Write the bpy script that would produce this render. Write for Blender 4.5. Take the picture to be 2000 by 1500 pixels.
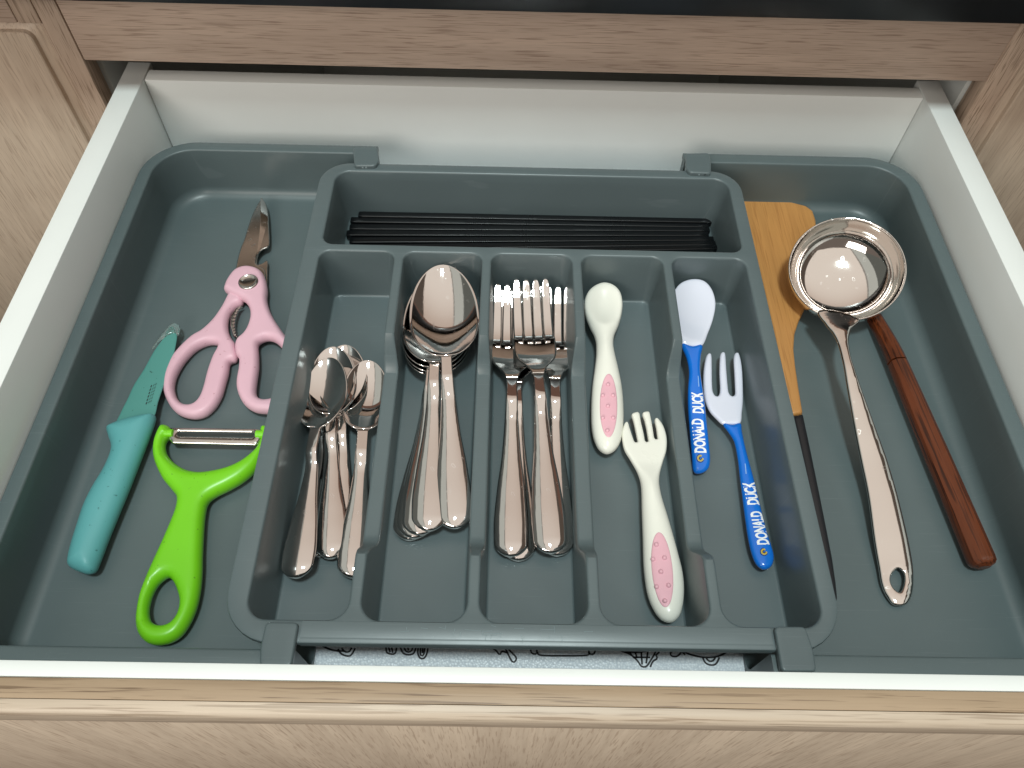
import bpy, bmesh, math, random
import numpy as np
from mathutils import Vector, Matrix
from mathutils.geometry import delaunay_2d_cdt
from mathutils.bvhtree import BVHTree
random.seed(7); rng = np.random.default_rng(7)
S = 0.30            # metres per unit of depth below the camera; camera stands 1.0 m up
for o in list(bpy.data.objects): bpy.data.objects.remove(o)
scene = bpy.context.scene
COL = scene.collection

# ------------------------------------------------------------------ camera
R3 = np.array([[0.99975982, -0.01927398, -0.01043125],
               [0.01012925, 0.82846407, -0.55995061],
               [0.01943439, 0.55971046, 0.82846032]])
cd = bpy.data.cameras.new('camera'); cam = bpy.data.objects.new('camera', cd); COL.objects.link(cam)
m4 = Matrix([list(r) + [0] for r in R3.tolist()] + [[0, 0, 0, 1]])
m4.translation = Vector((0, 0, 1.0)); cam.matrix_world = m4
cd.sensor_fit = 'HORIZONTAL'; cd.sensor_width = 36.0; cd.lens = 1492 / 2000 * 36
cd.clip_start = 0.01; cd.clip_end = 50
scene.camera = cam

# ------------------------------------------------------------------ room light
w = bpy.data.worlds.new('World'); scene.world = w; w.use_nodes = True
nt = w.node_tree; nt.nodes.clear()
wo = nt.nodes.new('ShaderNodeOutputWorld'); bg = nt.nodes.new('ShaderNodeBackground')
nt.links.new(bg.outputs[0], wo.inputs[0])
# a plain room at night: pale ceiling, mid walls, darker furniture towards the floor
tc = nt.nodes.new('ShaderNodeTexCoord'); sx_ = nt.nodes.new('ShaderNodeSeparateXYZ'); nt.links.new(tc.outputs['Generated'], sx_.inputs[0])
def wm(op, a, b=None):
    n = nt.nodes.new('ShaderNodeMath'); n.operation = op
    for i, v in enumerate((a, b)):
        if v is None: continue
        if isinstance(v, (int, float)): n.inputs[i].default_value = v
        else: nt.links.new(v, n.inputs[i])
    return n.outputs[0]
zc_ = wm('MAXIMUM', sx_.outputs[2], 0.02)
uu = wm('DIVIDE', sx_.outputs[0], zc_); vv = wm('DIVIDE', sx_.outputs[1], zc_)      # where the direction meets the ceiling
def wmix(f, a, b):
    m = nt.nodes.new('ShaderNodeMix'); m.data_type = 'RGBA'
    for k, v in ((0, f), (6, a), (7, b)):
        if isinstance(v, tuple): m.inputs[k].default_value = (*v, 1)
        else: nt.links.new(v, m.inputs[k])
    return m.outputs[2]
def step(x, e, wd=0.03):
    n = nt.nodes.new('ShaderNodeMapRange'); n.interpolation_type = 'SMOOTHSTEP'
    n.inputs[1].default_value = e - wd; n.inputs[2].default_value = e + wd; nt.links.new(x, n.inputs[0]); return n.outputs[0]
c = wmix(step(vv, 0.35, 0.45), (.86, .77, .68), (.60, .48, .40))              # plastered ceiling
neg = wm('MULTIPLY', uu, -1.0); nev = wm('MULTIPLY', vv, -1.0)
c = wmix(step(neg, 0.44, .015), c, (.30, .28, .25)); c = wmix(step(neg, 0.49, .015), c, (.52, .53, .48))   # lowered border of the ceiling
c = wmix(step(neg, 1.0), c, (.13, .135, .12))                                        # left wall
c = wmix(step(uu, 0.9), c, (.10, .078, .062))                                        # right wall
c = wmix(step(nev, 1.15), c, (.17, .14, .12))                                        # wall behind the photographer
c = wmix(step(vv, 0.80, .02), c, (.15, .085, .062)); c = wmix(step(vv, 1.5, .02), c, (.02, .017, .015)); c = wmix(step(vv, 1.66, .02), c, (.095, .10, .09))   # wall cupboards over the worktop
c = wmix(step(sx_.outputs[2], 0.05, .05), (.032, .026, .022), c)
nt.links.new(c, bg.inputs[0]); bg.inputs[1].default_value = 0.95

def area(name, loc, size, energy, color, target):
    l = bpy.data.lights.new(name, 'AREA'); l.shape = 'RECTANGLE'; l.size, l.size_y = size
    l.energy = energy; l.color = color
    o = bpy.data.objects.new(name, l); COL.objects.link(o); o.location = loc
    o.rotation_euler = (Vector(target) - Vector(loc)).to_track_quat('-Z', 'Y').to_euler()
    return o
area('ceiling_lamp', (0.02, -0.32, 3.0), (0.27, 0.27), 34, (0.85, 1.0, 1.0), (0.02, 0.25, 0.67))
area('room_lamp', (-0.75, -1.30, 1.62), (1.1, 0.7), 17, (1.0, 0.93, 0.86), (0.0, 0.4, 0.7))
scene.view_settings.view_transform = 'Standard'; scene.view_settings.look = 'None'
scene.view_settings.exposure = 0.0; scene.view_settings.gamma = 1.0

# ------------------------------------------------------------------ helpers
def on(px, py, h):
    """point of the plane h units (of S) below the camera that shows at that place of the photograph"""
    d = R3 @ np.array([(px - 1000) / 1492, -(py - 750) / 1492, -1.0])
    k = -h / d[2]
    return np.array([d[0] * k * S, d[1] * k * S, 1.0 - h * S])
def zz(h): return 1.0 - h * S

def tag(o, label=None, cat=None, group=None, kind=None):
    for k, v in (('label', label), ('category', cat), ('group', group), ('kind', kind)):
        if v: o[k] = v
    return o
def empty(name, loc, rz=0.0):
    o = bpy.data.objects.new(name, None); COL.objects.link(o); o.location = loc
    o.rotation_euler = (0, 0, rz); o.empty_display_size = 0.02
    return o
def link(name, me, mat, parent=None, smooth=True, angle=None, world=True):
    if mat is not None and len(me.materials) == 0: me.materials.append(mat)
    o = bpy.data.objects.new(name, me); COL.objects.link(o)
    if parent is not None:
        o.parent = parent
        if world:
            rz = parent.rotation_euler[2]
            pm = Matrix.Translation(parent.location) @ Matrix.Rotation(rz, 4, 'Z')
            if parent.parent is not None:
                g = parent.parent
                pm = Matrix.Translation(g.location) @ Matrix.Rotation(g.rotation_euler[2], 4, 'Z') @ pm if parent.get('_loc') else pm
            me.transform(pm.inverted())
    if smooth:
        me.polygons.foreach_set('use_smooth', [True] * len(me.polygons))
        if angle:
            me.set_sharp_from_angle(angle=math.radians(angle))
    me.update()
    return o
def mesh(verts, faces):
    me = bpy.data.meshes.new('mesh'); me.from_pydata([tuple(map(float, v)) for v in verts], [], faces); me.validate(); me.update()
    bm = bmesh.new(); bm.from_mesh(me); bmesh.ops.remove_doubles(bm, verts=bm.verts, dist=1e-7)
    bmesh.ops.recalc_face_normals(bm, faces=bm.faces); bm.to_mesh(me); bm.free()
    return me
def boxmesh(x0, x1, y0, y1, z0, z1, bev=0.0008, seg=2):
    bm = bmesh.new()
    bmesh.ops.create_cube(bm, size=1, matrix=Matrix.Translation(((x0+x1)/2, (y0+y1)/2, (z0+z1)/2)) @ Matrix.Diagonal((x1-x0, y1-y0, z1-z0, 1)))
    if bev: bmesh.ops.bevel(bm, geom=bm.edges[:], offset=bev, segments=seg, affect='EDGES', profile=0.5)
    me = bpy.data.meshes.new('box'); bm.to_mesh(me); bm.free(); return me
def box(name, x0, x1, y0, y1, z0, z1, mat, parent=None, bev=0.0008):
    return link(name, boxmesh(x0, x1, y0, y1, z0, z1, bev), mat, parent, True, 40)

def catmull(pts, closed=True, n=6):
    P = np.asarray(pts, float); N = len(P); out = []
    rngi = range(N) if closed else range(N - 1)
    for i in rngi:
        if closed: p0, p1, p2, p3 = P[(i-1) % N], P[i], P[(i+1) % N], P[(i+2) % N]
        else: p0, p1, p2, p3 = P[max(i-1, 0)], P[i], P[i+1], P[min(i+2, N-1)]
        for k in range(n):
            t = k / n
            out.append(0.5 * ((2*p1) + (-p0+p2)*t + (2*p0-5*p1+4*p2-p3)*t*t + (-p0+3*p1-3*p2+p3)*t**3))
    if not closed: out.append(P[-1])
    return np.array(out)
def resample(P, sp, closed=True):
    P = np.asarray(P, float)
    Q = np.vstack([P, P[:1]]) if closed else P
    d = np.r_[0, np.cumsum(np.linalg.norm(np.diff(Q, axis=0), axis=1))]
    n = max(6, int(round(d[-1] / sp))); t = np.linspace(0, d[-1], n + 1)
    out = np.c_[np.interp(t, d, Q[:, 0]), np.interp(t, d, Q[:, 1])]
    return out[:-1] if closed else out
def segdist(pts, loops):
    best = np.full(len(pts), 1e9)
    for L in loops:
        A = L; B = np.roll(L, -1, axis=0); AB = B - A; l2 = (AB**2).sum(1) + 1e-18
        for c in range(0, len(pts), 2000):
            p = pts[c:c+2000][:, None, :]
            t = np.clip(((p - A) * AB).sum(2) / l2, 0, 1)
            q = A + t[..., None] * AB
            best[c:c+2000] = np.minimum(best[c:c+2000], np.sqrt(((p - q)**2).sum(2)).min(1))
    return best
def inside(pts, L):
    x, y = pts[:, 0][:, None], pts[:, 1][:, None]
    x0, y0 = L[:, 0], L[:, 1]; x1, y1 = np.roll(x0, -1), np.roll(y0, -1)
    c = ((y0 > y) != (y1 > y)) & (x < (x1 - x0) * (y - y0) / (y1 - y0 + 1e-30) + x0)
    return c.sum(1) % 2 == 1
def area2(L): return 0.5 * np.sum(L[:, 0] * np.roll(L[:, 1], -1) - np.roll(L[:, 0], -1) * L[:, 1])
def plate(outline, holes=(), up=0.002, dn=0.002, rad=0.003, zmid=lambda x, y: 0*x, sp=0.0012, grid=0.002, power=0.5, smooth=True, dish=None, rings=(.05, .18, .4, .7, 1.0), vary=None):
    """solid with the given outline: its faces curve down to the rim over the width rad"""
    loops = []
    for i, L in enumerate([outline] + list(holes)):
        L = np.asarray(L, float)[:, :2]
        if smooth: L = catmull(L)
        L = resample(L, sp)
        if (area2(L) > 0) != (i == 0): L = L[::-1]
        loops.append(L)
    pts = [L for L in loops]; nb = sum(len(L) for L in loops)
    extra = []
    for L in loops:
        T = np.roll(L, -1, 0) - np.roll(L, 1, 0); T /= np.linalg.norm(T, axis=1)[:, None] + 1e-12
        N = np.c_[-T[:, 1], T[:, 0]]
        for f in rings:
            q = L + N * rad * f
            dd = segdist(q, loops); ok = (dd > rad * f * .93)
            for j, L2 in enumerate(loops):
                ins = inside(q, L2); ok &= ins if j == 0 else ~ins
            extra.append(q[ok])
    lo, hi = loops[0].min(0), loops[0].max(0)
    gx, gy = np.meshgrid(np.arange(lo[0], hi[0], grid), np.arange(lo[1], hi[1], grid)); q = np.c_[gx.ravel(), gy.ravel()]
    ok = inside(q, loops[0])
    for L2 in loops[1:]: ok &= ~inside(q, L2)
    q = q[ok]; dd = segdist(q, loops) if len(q) else np.zeros(0)
    q = q[dd > rad + grid * .4]
    P = np.vstack(pts + extra + [q])
    edges = []; k = 0
    for L in loops:
        n = len(L); edges += [(k + i, k + (i + 1) % n) for i in range(n)]; k += n
    r = delaunay_2d_cdt([Vector(p) for p in P.tolist()], edges, [], 0, 1e-7)
    V = np.array([tuple(v) for v in r[0]]); F = np.array(r[2]); cen = V[F].mean(1)
    ok = inside(cen, loops[0])
    for L2 in loops[1:]: ok &= ~inside(cen, L2)
    F = F[ok]
    d = segdist(V, loops); d[d < 1e-6] = 0
    kt, kr = vary(V[:, 0], V[:, 1]) if vary is not None else (1.0, 1.0)
    f = kt * (1 - (1 - np.clip(d / (rad * kr), 0, 1))**2)**power
    zm = zmid(V[:, 0], V[:, 1]); zu = zm + up * f; zl = zm - dn * f
    if dish is not None: zu = zu + dish(V[:, 0], V[:, 1], d); 
    n = len(V); verts = [(V[i, 0], V[i, 1], zu[i]) for i in range(n)]
    low = {}
    for i in range(n):
        if d[i] == 0: low[i] = i
        else: low[i] = len(verts); verts.append((V[i, 0], V[i, 1], zl[i]))
    faces = []
    for a, b, c in F.tolist():
        faces.append((a, b, c)); faces.append((low[c], low[b], low[a]))
    faces = [t for t in faces if len(set(t)) == 3]
    me = bpy.data.meshes.new('plate'); me.from_pydata([tuple(map(float, v)) for v in verts], [], faces); me.validate()
    bm = bmesh.new(); bm.from_mesh(me); bmesh.ops.delete(bm, geom=[v for v in bm.verts if not v.link_faces], context='VERTS')
    bmesh.ops.recalc_face_normals(bm, faces=bm.faces); bm.to_mesh(me); bm.free(); me.update()
    return me
def loft(rings, cap=True):
    n = len(rings[0]); V = np.vstack(rings); F = []
    for i in range(len(rings) - 1):
        for j in range(n):
            a = i*n + j; b = i*n + (j+1) % n; F.append((a, b, b + n, a + n))
    if cap:
        F.append(tuple(range(n))[::-1]); F.append(tuple(range((len(rings)-1)*n, len(rings)*n)))
    me = bpy.data.meshes.new('loft'); me.from_pydata([tuple(map(float, v)) for v in V], [], F)
    bm = bmesh.new(); bm.from_mesh(me); bmesh.ops.recalc_face_normals(bm, faces=bm.faces); bm.to_mesh(me); bm.free()
    return me
def join(meshes):
    bm = bmesh.new()
    for m in meshes: bm.from_mesh(m)
    me = bpy.data.meshes.new('joined'); bm.to_mesh(me); bm.free(); return me
def ribbon(pts, wd, z):
    """flat printed line"""
    P = resample(np.asarray(pts, float)[:, :2], wd * 1.2, closed=False)
    T = np.gradient(P, axis=0); T /= np.linalg.norm(T, axis=1)[:, None] + 1e-12; N = np.c_[-T[:, 1], T[:, 0]]
    A = P + N * wd / 2; B = P - N * wd / 2; n = len(P)
    V = [(*a, z) for a in A] + [(*b, z) for b in B]
    F = [(i, i + 1, n + i + 1, n + i) for i in range(n - 1)]
    me = bpy.data.meshes.new('ribbon'); me.from_pydata([tuple(map(float, v)) for v in V], [], F); return me
def drape(me, targets, lift=0.00012):
    """lay a thin print on the surface below it"""
    bvs = []
    for t in targets:
        b = bmesh.new(); b.from_mesh(t); bvs.append(BVHTree.FromBMesh(b)); b.free()
    for v in me.vertices:
        z = None
        for b in bvs:
            r = b.ray_cast(Vector((v.co.x, v.co.y, 2.0)), Vector((0, 0, -1)))
            if r[0] is not None: z = r[0].z if z is None else max(z, r[0].z)
        if z is not None: v.co.z = z + lift
    me.update(); return me
def text_mesh(body, size, center, ang, bold=0.0, spacing=1.0, stretch=1.0, shear=0.0):
    c = bpy.data.curves.new('lettering', 'FONT'); c.body = body; c.size = size; c.align_x = 'CENTER'; c.align_y = 'CENTER'
    c.offset = bold; c.space_character = spacing; c.resolution_u = 3; c.shear = shear
    o = bpy.data.objects.new('lettering', c); COL.objects.link(o)
    bpy.context.view_layer.update()
    me = bpy.data.meshes.new_from_object(o.evaluated_get(bpy.context.evaluated_depsgraph_get()))
    bpy.data.objects.remove(o)
    bm = bmesh.new(); bm.from_mesh(me)
    bmesh.ops.triangulate(bm, faces=bm.faces)
    bmesh.ops.subdivide_edges(bm, edges=[e for e in bm.edges if e.calc_length() > size * .12], cuts=1)
    bm.to_mesh(me); bm.free()
    me.transform(Matrix.Translation(Vector(center)) @ Matrix.Rotation(ang, 4, 'Z') @ Matrix.Diagonal((stretch, 1, 1, 1)))
    me.materials.clear()
    return me

# ------------------------------------------------------------------ materials
def bsdf(name, color, rough=0.5, metal=0.0, spec=0.5, coat=0.0):
    m = bpy.data.materials.new(name); m.use_nodes = True; b = m.node_tree.nodes['Principled BSDF']
    b.inputs['Base Color'].default_value = (*color, 1); b.inputs['Roughness'].default_value = rough
    b.inputs['Metallic'].default_value = metal; b.inputs['Specular IOR Level'].default_value = spec
    b.inputs['Coat Weight'].default_value = coat; b.inputs['Coat Roughness'].default_value = 0.08
    return m, m.node_tree, b
def coords(nt, scale=(1, 1, 1), rot=(0, 0, 0)):
    tc = nt.nodes.new('ShaderNodeTexCoord'); mp = nt.nodes.new('ShaderNodeMapping')
    mp.inputs['Scale'].default_value = scale; mp.inputs['Rotation'].default_value = rot
    nt.links.new(tc.outputs['Object'], mp.inputs['Vector']); return mp.outputs[0]
def noise(nt, vec, scale, detail=4, rough=0.55, dist=0.0):
    n = nt.nodes.new('ShaderNodeTexNoise'); n.inputs['Scale'].default_value = scale; n.inputs['Detail'].default_value = detail
    n.inputs['Roughness'].default_value = rough; n.inputs['Distortion'].default_value = dist
    nt.links.new(vec, n.inputs['Vector']); return n.outputs['Fac']
def ramp(nt, fac, stops):
    r = nt.nodes.new('ShaderNodeValToRGB'); e = r.color_ramp.elements
    while len(e) > 1: e.remove(e[0])
    e[0].position = stops[0][0]; e[0].color = (*stops[0][1], 1)
    for p, c in stops[1:]:
        x = e.new(p); x.color = (*c, 1)
    nt.links.new(fac, r.inputs[0]); return r.outputs[0]
def bump(nt, b, h, strength, dist=0.001):
    n = nt.nodes.new('ShaderNodeBump'); n.inputs['Strength'].default_value = strength; n.inputs['Distance'].default_value = dist
    nt.links.new(h, n.inputs['Height']); nt.links.new(n.outputs[0], b.inputs['Normal'])
def mixc(nt, fac, a, b, mode='MIX'):
    m = nt.nodes.new('ShaderNodeMix'); m.data_type = 'RGBA'; m.blend_type = mode
    for s, v in ((m.inputs[0], fac), (m.inputs[6], a), (m.inputs[7], b)):
        if isinstance(v, (float, int)): s.default_value = v
        elif isinstance(v, tuple): s.default_value = (*v, 1)
        else: nt.links.new(v, s)
    return m.outputs[2]
def spec_of(m, v):
    m.node_tree.nodes['Principled BSDF'].inputs['Specular IOR Level'].default_value = v
def plastic(name, color, rough=0.4, bumps=0.03, speck=None, var=0.04, spec=0.5, coat=0.0, bscale=900):
    m, nt, b = bsdf(name, color, rough, spec=spec, coat=coat)
    v = coords(nt); n1 = noise(nt, v, 18, 3)
    lo = tuple(c * (1 - var) for c in color); hi = tuple(min(1, c * (1 + var)) for c in color)
    col = ramp(nt, n1, [(0.3, lo), (0.7, hi)])
    if speck:
        n2 = noise(nt, v, 520, 1, .3)
        f = ramp(nt, n2, [(0.21, (1, 1, 1)), (0.25, (0, 0, 0))])
        col = mixc(nt, f, col, speck)
    nt.links.new(col, b.inputs['Base Color'])
    n3 = noise(nt, v, 60, 4); r = nt.nodes.new('ShaderNodeMapRange')
    r.inputs[3].default_value = rough * .85; r.inputs[4].default_value = rough * 1.2
    nt.links.new(n3, r.inputs[0]); nt.links.new(r.outputs[0], b.inputs['Roughness'])
    bump(nt, b, noise(nt, v, bscale, 2), bumps, 0.0002)
    return m
def scratched(m, amount=.35):
    nt = m.node_tree; b = nt.nodes['Principled BSDF']; src = b.inputs['Base Color'].links[0].from_socket
    tot = None
    for k, (rot, seed) in enumerate(((0.5, 1), (1.9, 4), (-.3, 9))):
        v = coords(nt, (3, 160, 1), (0, 0, rot)); v.node.inputs['Location'].default_value = (seed, seed, 0)
        f = ramp(nt, noise(nt, v, 9, 2, .4), [(0.70, (0, 0, 0)), (0.74, (1, 1, 1))])
        tot = f if tot is None else mixc(nt, 1.0, tot, f, 'ADD')
    dust = ramp(nt, noise(nt, coords(nt), 1400, 1, .3), [(0.74, (0, 0, 0)), (0.78, (1, 1, 1))])
    tot = mixc(nt, 1.0, tot, dust, 'ADD')
    mm = nt.nodes.new('ShaderNodeMath'); mm.operation = 'MULTIPLY'; mm.inputs[1].default_value = amount; nt.links.new(tot, mm.inputs[0])
    nt.links.new(mixc(nt, mm.outputs[0], src, (.24, .28, .29)), b.inputs['Base Color'])
def wood(name, base, dark, axis='X', rough=0.5, pores=0.8, freq=1.0, big=1.0, seed=0.0, coat=0.0, tone=0.25, along=85, cross=1350):
    m, nt, b = bsdf(name, base, rough, coat=coat)
    def st(k): return {'X': (1, k, k), 'Y': (k, 1, k), 'Z': (k, k, 1)}[axis]
    kk = cross / along; v = coords(nt, tuple(x * freq for x in st(kk))); v2 = coords(nt, tuple(x * big for x in st(13)))
    for vv in (v, v2): vv.node.inputs['Location'].default_value = (seed, seed * 1.7, seed * .3)
    g1 = noise(nt, v2, 4, 5, .62, .3)                       # broad soft bands
    lt = tuple(min(1, c * (1 + .4*tone)) for c in base); mid = tuple(a * (1-tone) + c * tone for a, c in zip(base, dark))
    c1 = ramp(nt, g1, [(0.30, mid), (0.50, base), (0.66, lt)])
    g2 = noise(nt, v, along, 2, .5, .1)                       # short open pores
    f2 = ramp(nt, g2, [(0.38, (1, 1, 1)), (0.46, (0, 0, 0))])
    pz = noise(nt, v2, 13, 2); pm = ramp(nt, pz, [(0.35, (.45, .45, .45)), (0.6, (1, 1, 1))])
    m1 = nt.nodes.new('ShaderNodeMath'); m1.operation = 'MULTIPLY'; m1.inputs[1].default_value = pores
    m0 = nt.nodes.new('ShaderNodeMath'); m0.operation = 'MULTIPLY'; nt.links.new(f2, m0.inputs[0]); nt.links.new(pm, m0.inputs[1])
    nt.links.new(m0.outputs[0], m1.inputs[0])
    c2 = mixc(nt, m1.outputs[0], c1, dark)
    g3 = noise(nt, v, along * .38, 4, .6)
    c3 = mixc(nt, 0.30, c2, ramp(nt, g3, [(0.35, (.68, .64, .61)), (0.62, (1, 1, 1))]), 'MULTIPLY')
    nt.links.new(c3, b.inputs['Base Color'])
    bump(nt, b, g2, 0.25, 0.0004)
    return m
def steel(name, rough=0.05, color=(0.80, 0.77, 0.75), smudge=0.05):
    m, nt, b = bsdf(name, color, rough, metal=1.0)
    v = coords(nt); r = nt.nodes.new('ShaderNodeMapRange'); n = noise(nt, v, 45, 5, .6)
    r.inputs[1].default_value = .35; r.inputs[2].default_value = .75
    r.inputs[3].default_value = rough; r.inputs[4].default_value = rough + smudge
    nt.links.new(n, r.inputs[0]); nt.links.new(r.outputs[0], b.inputs['Roughness'])
    sp_ = ramp(nt, noise(nt, v, 260, 1, .3), [(0.70, (0, 0, 0)), (0.735, (1, 1, 1)), (0.76, (.2, .2, .2))])
    ad = nt.nodes.new('ShaderNodeMath'); ad.operation = 'MULTIPLY_ADD'; ad.inputs[1].default_value = .22
    nt.links.new(sp_, ad.inputs[0]); nt.links.new(r.outputs[0], ad.inputs[2]); nt.links.new(ad.outputs[0], b.inputs['Roughness'])
    hl = noise(nt, coords(nt, (6, 400, 400)), 5, 2, .5)
    bump(nt, b, mixc(nt, .5, noise(nt, v, 30, 2), hl), 0.03, 0.0006)
    return m

M = {}
M['tray'] = plastic('grey_tray_plastic', (0.108, 0.141, 0.148), 0.33, 0.05)
M['tray2'] = plastic('grey_side_tray_plastic', (0.098, 0.131, 0.136), 0.38, 0.05)
scratched(M['tray'], .13); scratched(M['tray2'], .13)
M['white'] = plastic('white_melamine', (0.80, 0.83, 0.81), 0.38, 0.02, var=.015)
M['carc'] = plastic('pale_carcass', (0.60, 0.63, 0.61), 0.5, 0.02, var=.02)
M['oak_x'] = wood('oak_rail', (0.60, 0.46, 0.365), (0.27, 0.175, 0.125), 'X', .5, .65, along=38, cross=1300)
M['oak_top'] = wood('oak_drawer_edge', (0.40, 0.29, 0.19), (0.17, 0.11, 0.065), 'X', .5, 1.0, seed=3, tone=.3, along=26, cross=900)
M['oak_edge'] = wood('oak_drawer_bevel', (0.54, 0.44, 0.34), (0.28, 0.20, 0.14), 'X', .45, .8, seed=5, tone=.25, along=26, cross=1000)
M['oak_z'] = wood('oak_door', (0.66, 0.54, 0.42), (0.40, 0.29, 0.21), 'Z', .5, .6, seed=9, along=45, cross=1100)
M['oak_z2'] = wood('oak_stile', (0.56, 0.43, 0.33), (0.24, 0.165, 0.115), 'Z', .5, .85, seed=2, along=50, cross=1200)
M['stone'] = plastic('black_stone', (0.008, 0.010, 0.012), 0.35, 0.02, var=.5)
M['steel'] = steel('polished_steel', 0.035)
M['steel2'] = steel('brushed_blade_steel', 0.16, (0.62, 0.60, 0.57))
M['steel3'] = steel('ladle_steel', 0.03, (0.82, 0.79, 0.76), .04)
M['pink'] = plastic('pink_wheat_plastic', (0.70, 0.44, 0.52), 0.45, 0.04, speck=(.55, .3, .36))
M['teal'] = plastic('teal_handle_rubber', (0.11, 0.375, 0.385), 0.45, 0.04, speck=(.05, .2, .2))
M['tealb'] = plastic('teal_blade_coating', (0.080, 0.275, 0.245), 0.34, 0.03, speck=(.03, .12, .1))
M['green'] = plastic('lime_green_plastic', (0.19, 0.62, 0.015), 0.32, 0.05, speck=(.12, .38, .02))
M['cream'] = plastic('cream_white_plastic', (0.84, 0.84, 0.76), 0.28, 0.02, var=.01)
M['rose'] = plastic('rose_grip_rubber', (0.80, 0.45, 0.52), 0.5, 0.02, var=.01)
M['blue'] = plastic('bright_blue_plastic', (0.005, 0.16, 0.66), 0.16, 0.01, var=.02, coat=.5)
M['lilac'] = plastic('pale_lilac_plastic', (0.70, 0.73, 0.84), 0.14, 0.01, var=.01, coat=.5)
M['black'] = plastic('black_chopstick_plastic', (0.004, 0.005, 0.006), 0.28, 0.02, spec=.35)
M['blackh'] = plastic('black_lacquered_wood', (0.012, 0.013, 0.016), 0.35, 0.03)
M['beech'] = wood('beech_spatula', (0.55, 0.265, 0.08), (0.36, 0.15, 0.04), 'Y', .42, .5, seed=4, along=30, cross=900)
M['rosewood'] = wood('dark_rosewood', (0.125, 0.031, 0.010), (0.022, 0.007, 0.004), 'X', .25, .85, along=30, cross=900, seed=6, coat=.15, tone=.8)
spec_of(M['rosewood'], .35)
M['print_w'] = bsdf('white_print', (0.88, 0.90, 0.92), 0.3)[0]
M['print_k'] = bsdf('black_print', (0.015, 0.012, 0.015), 0.5)[0]
M['print_y'] = bsdf('yellow_print', (0.55, 0.40, 0.05), 0.4)[0]
M['print_t'] = bsdf('light_blue_print', (0.25, 0.45, 0.8), 0.4)[0]
M['scuff'] = bsdf('pale_scuff_marks', (0.20, 0.26, 0.27), 0.5)[0]
m, nt_, b_ = bsdf('clear_tip_guard', (0.75, 0.9, 0.88), 0.12); b_.inputs['Transmission Weight'].default_value = 0.9; M['clear'] = m
# textured liner
m, nt_, b_ = bsdf('embossed_liner_vinyl', (0.66, 0.69, 0.72), 0.30)
v_ = coords(nt_); vo = nt_.nodes.new('ShaderNodeTexVoronoi'); vo.inputs['Scale'].default_value = 900; nt_.links.new(v_, vo.inputs['Vector'])
bump(nt_, b_, vo.outputs['Distance'], 0.4, 0.0005)
nt_.links.new(ramp(nt_, vo.outputs['Distance'], [(0.1, (.84, .87, .90)), (0.7, (.64, .68, .73))]), b_.inputs['Base Color']); M['liner'] = m

# ================================================================== cabinet
H_RIM_S, H_FLOOR_S = 1.10, 1.222
H_RIM_C, H_FLOOR_C = 1.092, 1.216
YR = 1.434 * S; RX0, RX1 = -0.884 * S, 1.0 * S
ZR0, ZR1 = zz(0.954), zz(0.79)
cab = empty('kitchen_cabinet', (0.0, YR, 0.0))
tag(cab, 'light oak kitchen base cabinet whose open drawer slides out between two panelled doors', 'cabinet')
box('rail', RX0 + .0004, RX1 - .0004, YR, YR + .018, ZR0, ZR1, M['oak_x'], cab, .0007)
for s, x in ((-1, RX0), (1, RX1)):
    xs = (x - .016, x - .0005) if s < 0 else (x + .0005, x + .016)
    box('side_panel', xs[0], xs[1], YR + .019, YR + .55, 0.10, ZR1, M['carc'], cab, .0004)
box('back_panel', RX0 - .02, RX1 + .02, YR + .551, YR + .56, 0.10, ZR1, M['carc'], cab, 0)
box('top_panel', RX0 - .02, RX1 + .02, YR + .019, YR + .56, ZR1 + .0005, ZR1 + .012, M['carc'], cab, 0)
box('bottom_panel', RX0, RX1, YR + .0, YR + .55, 0.09, 0.10, M['carc'], cab, 0)

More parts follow.
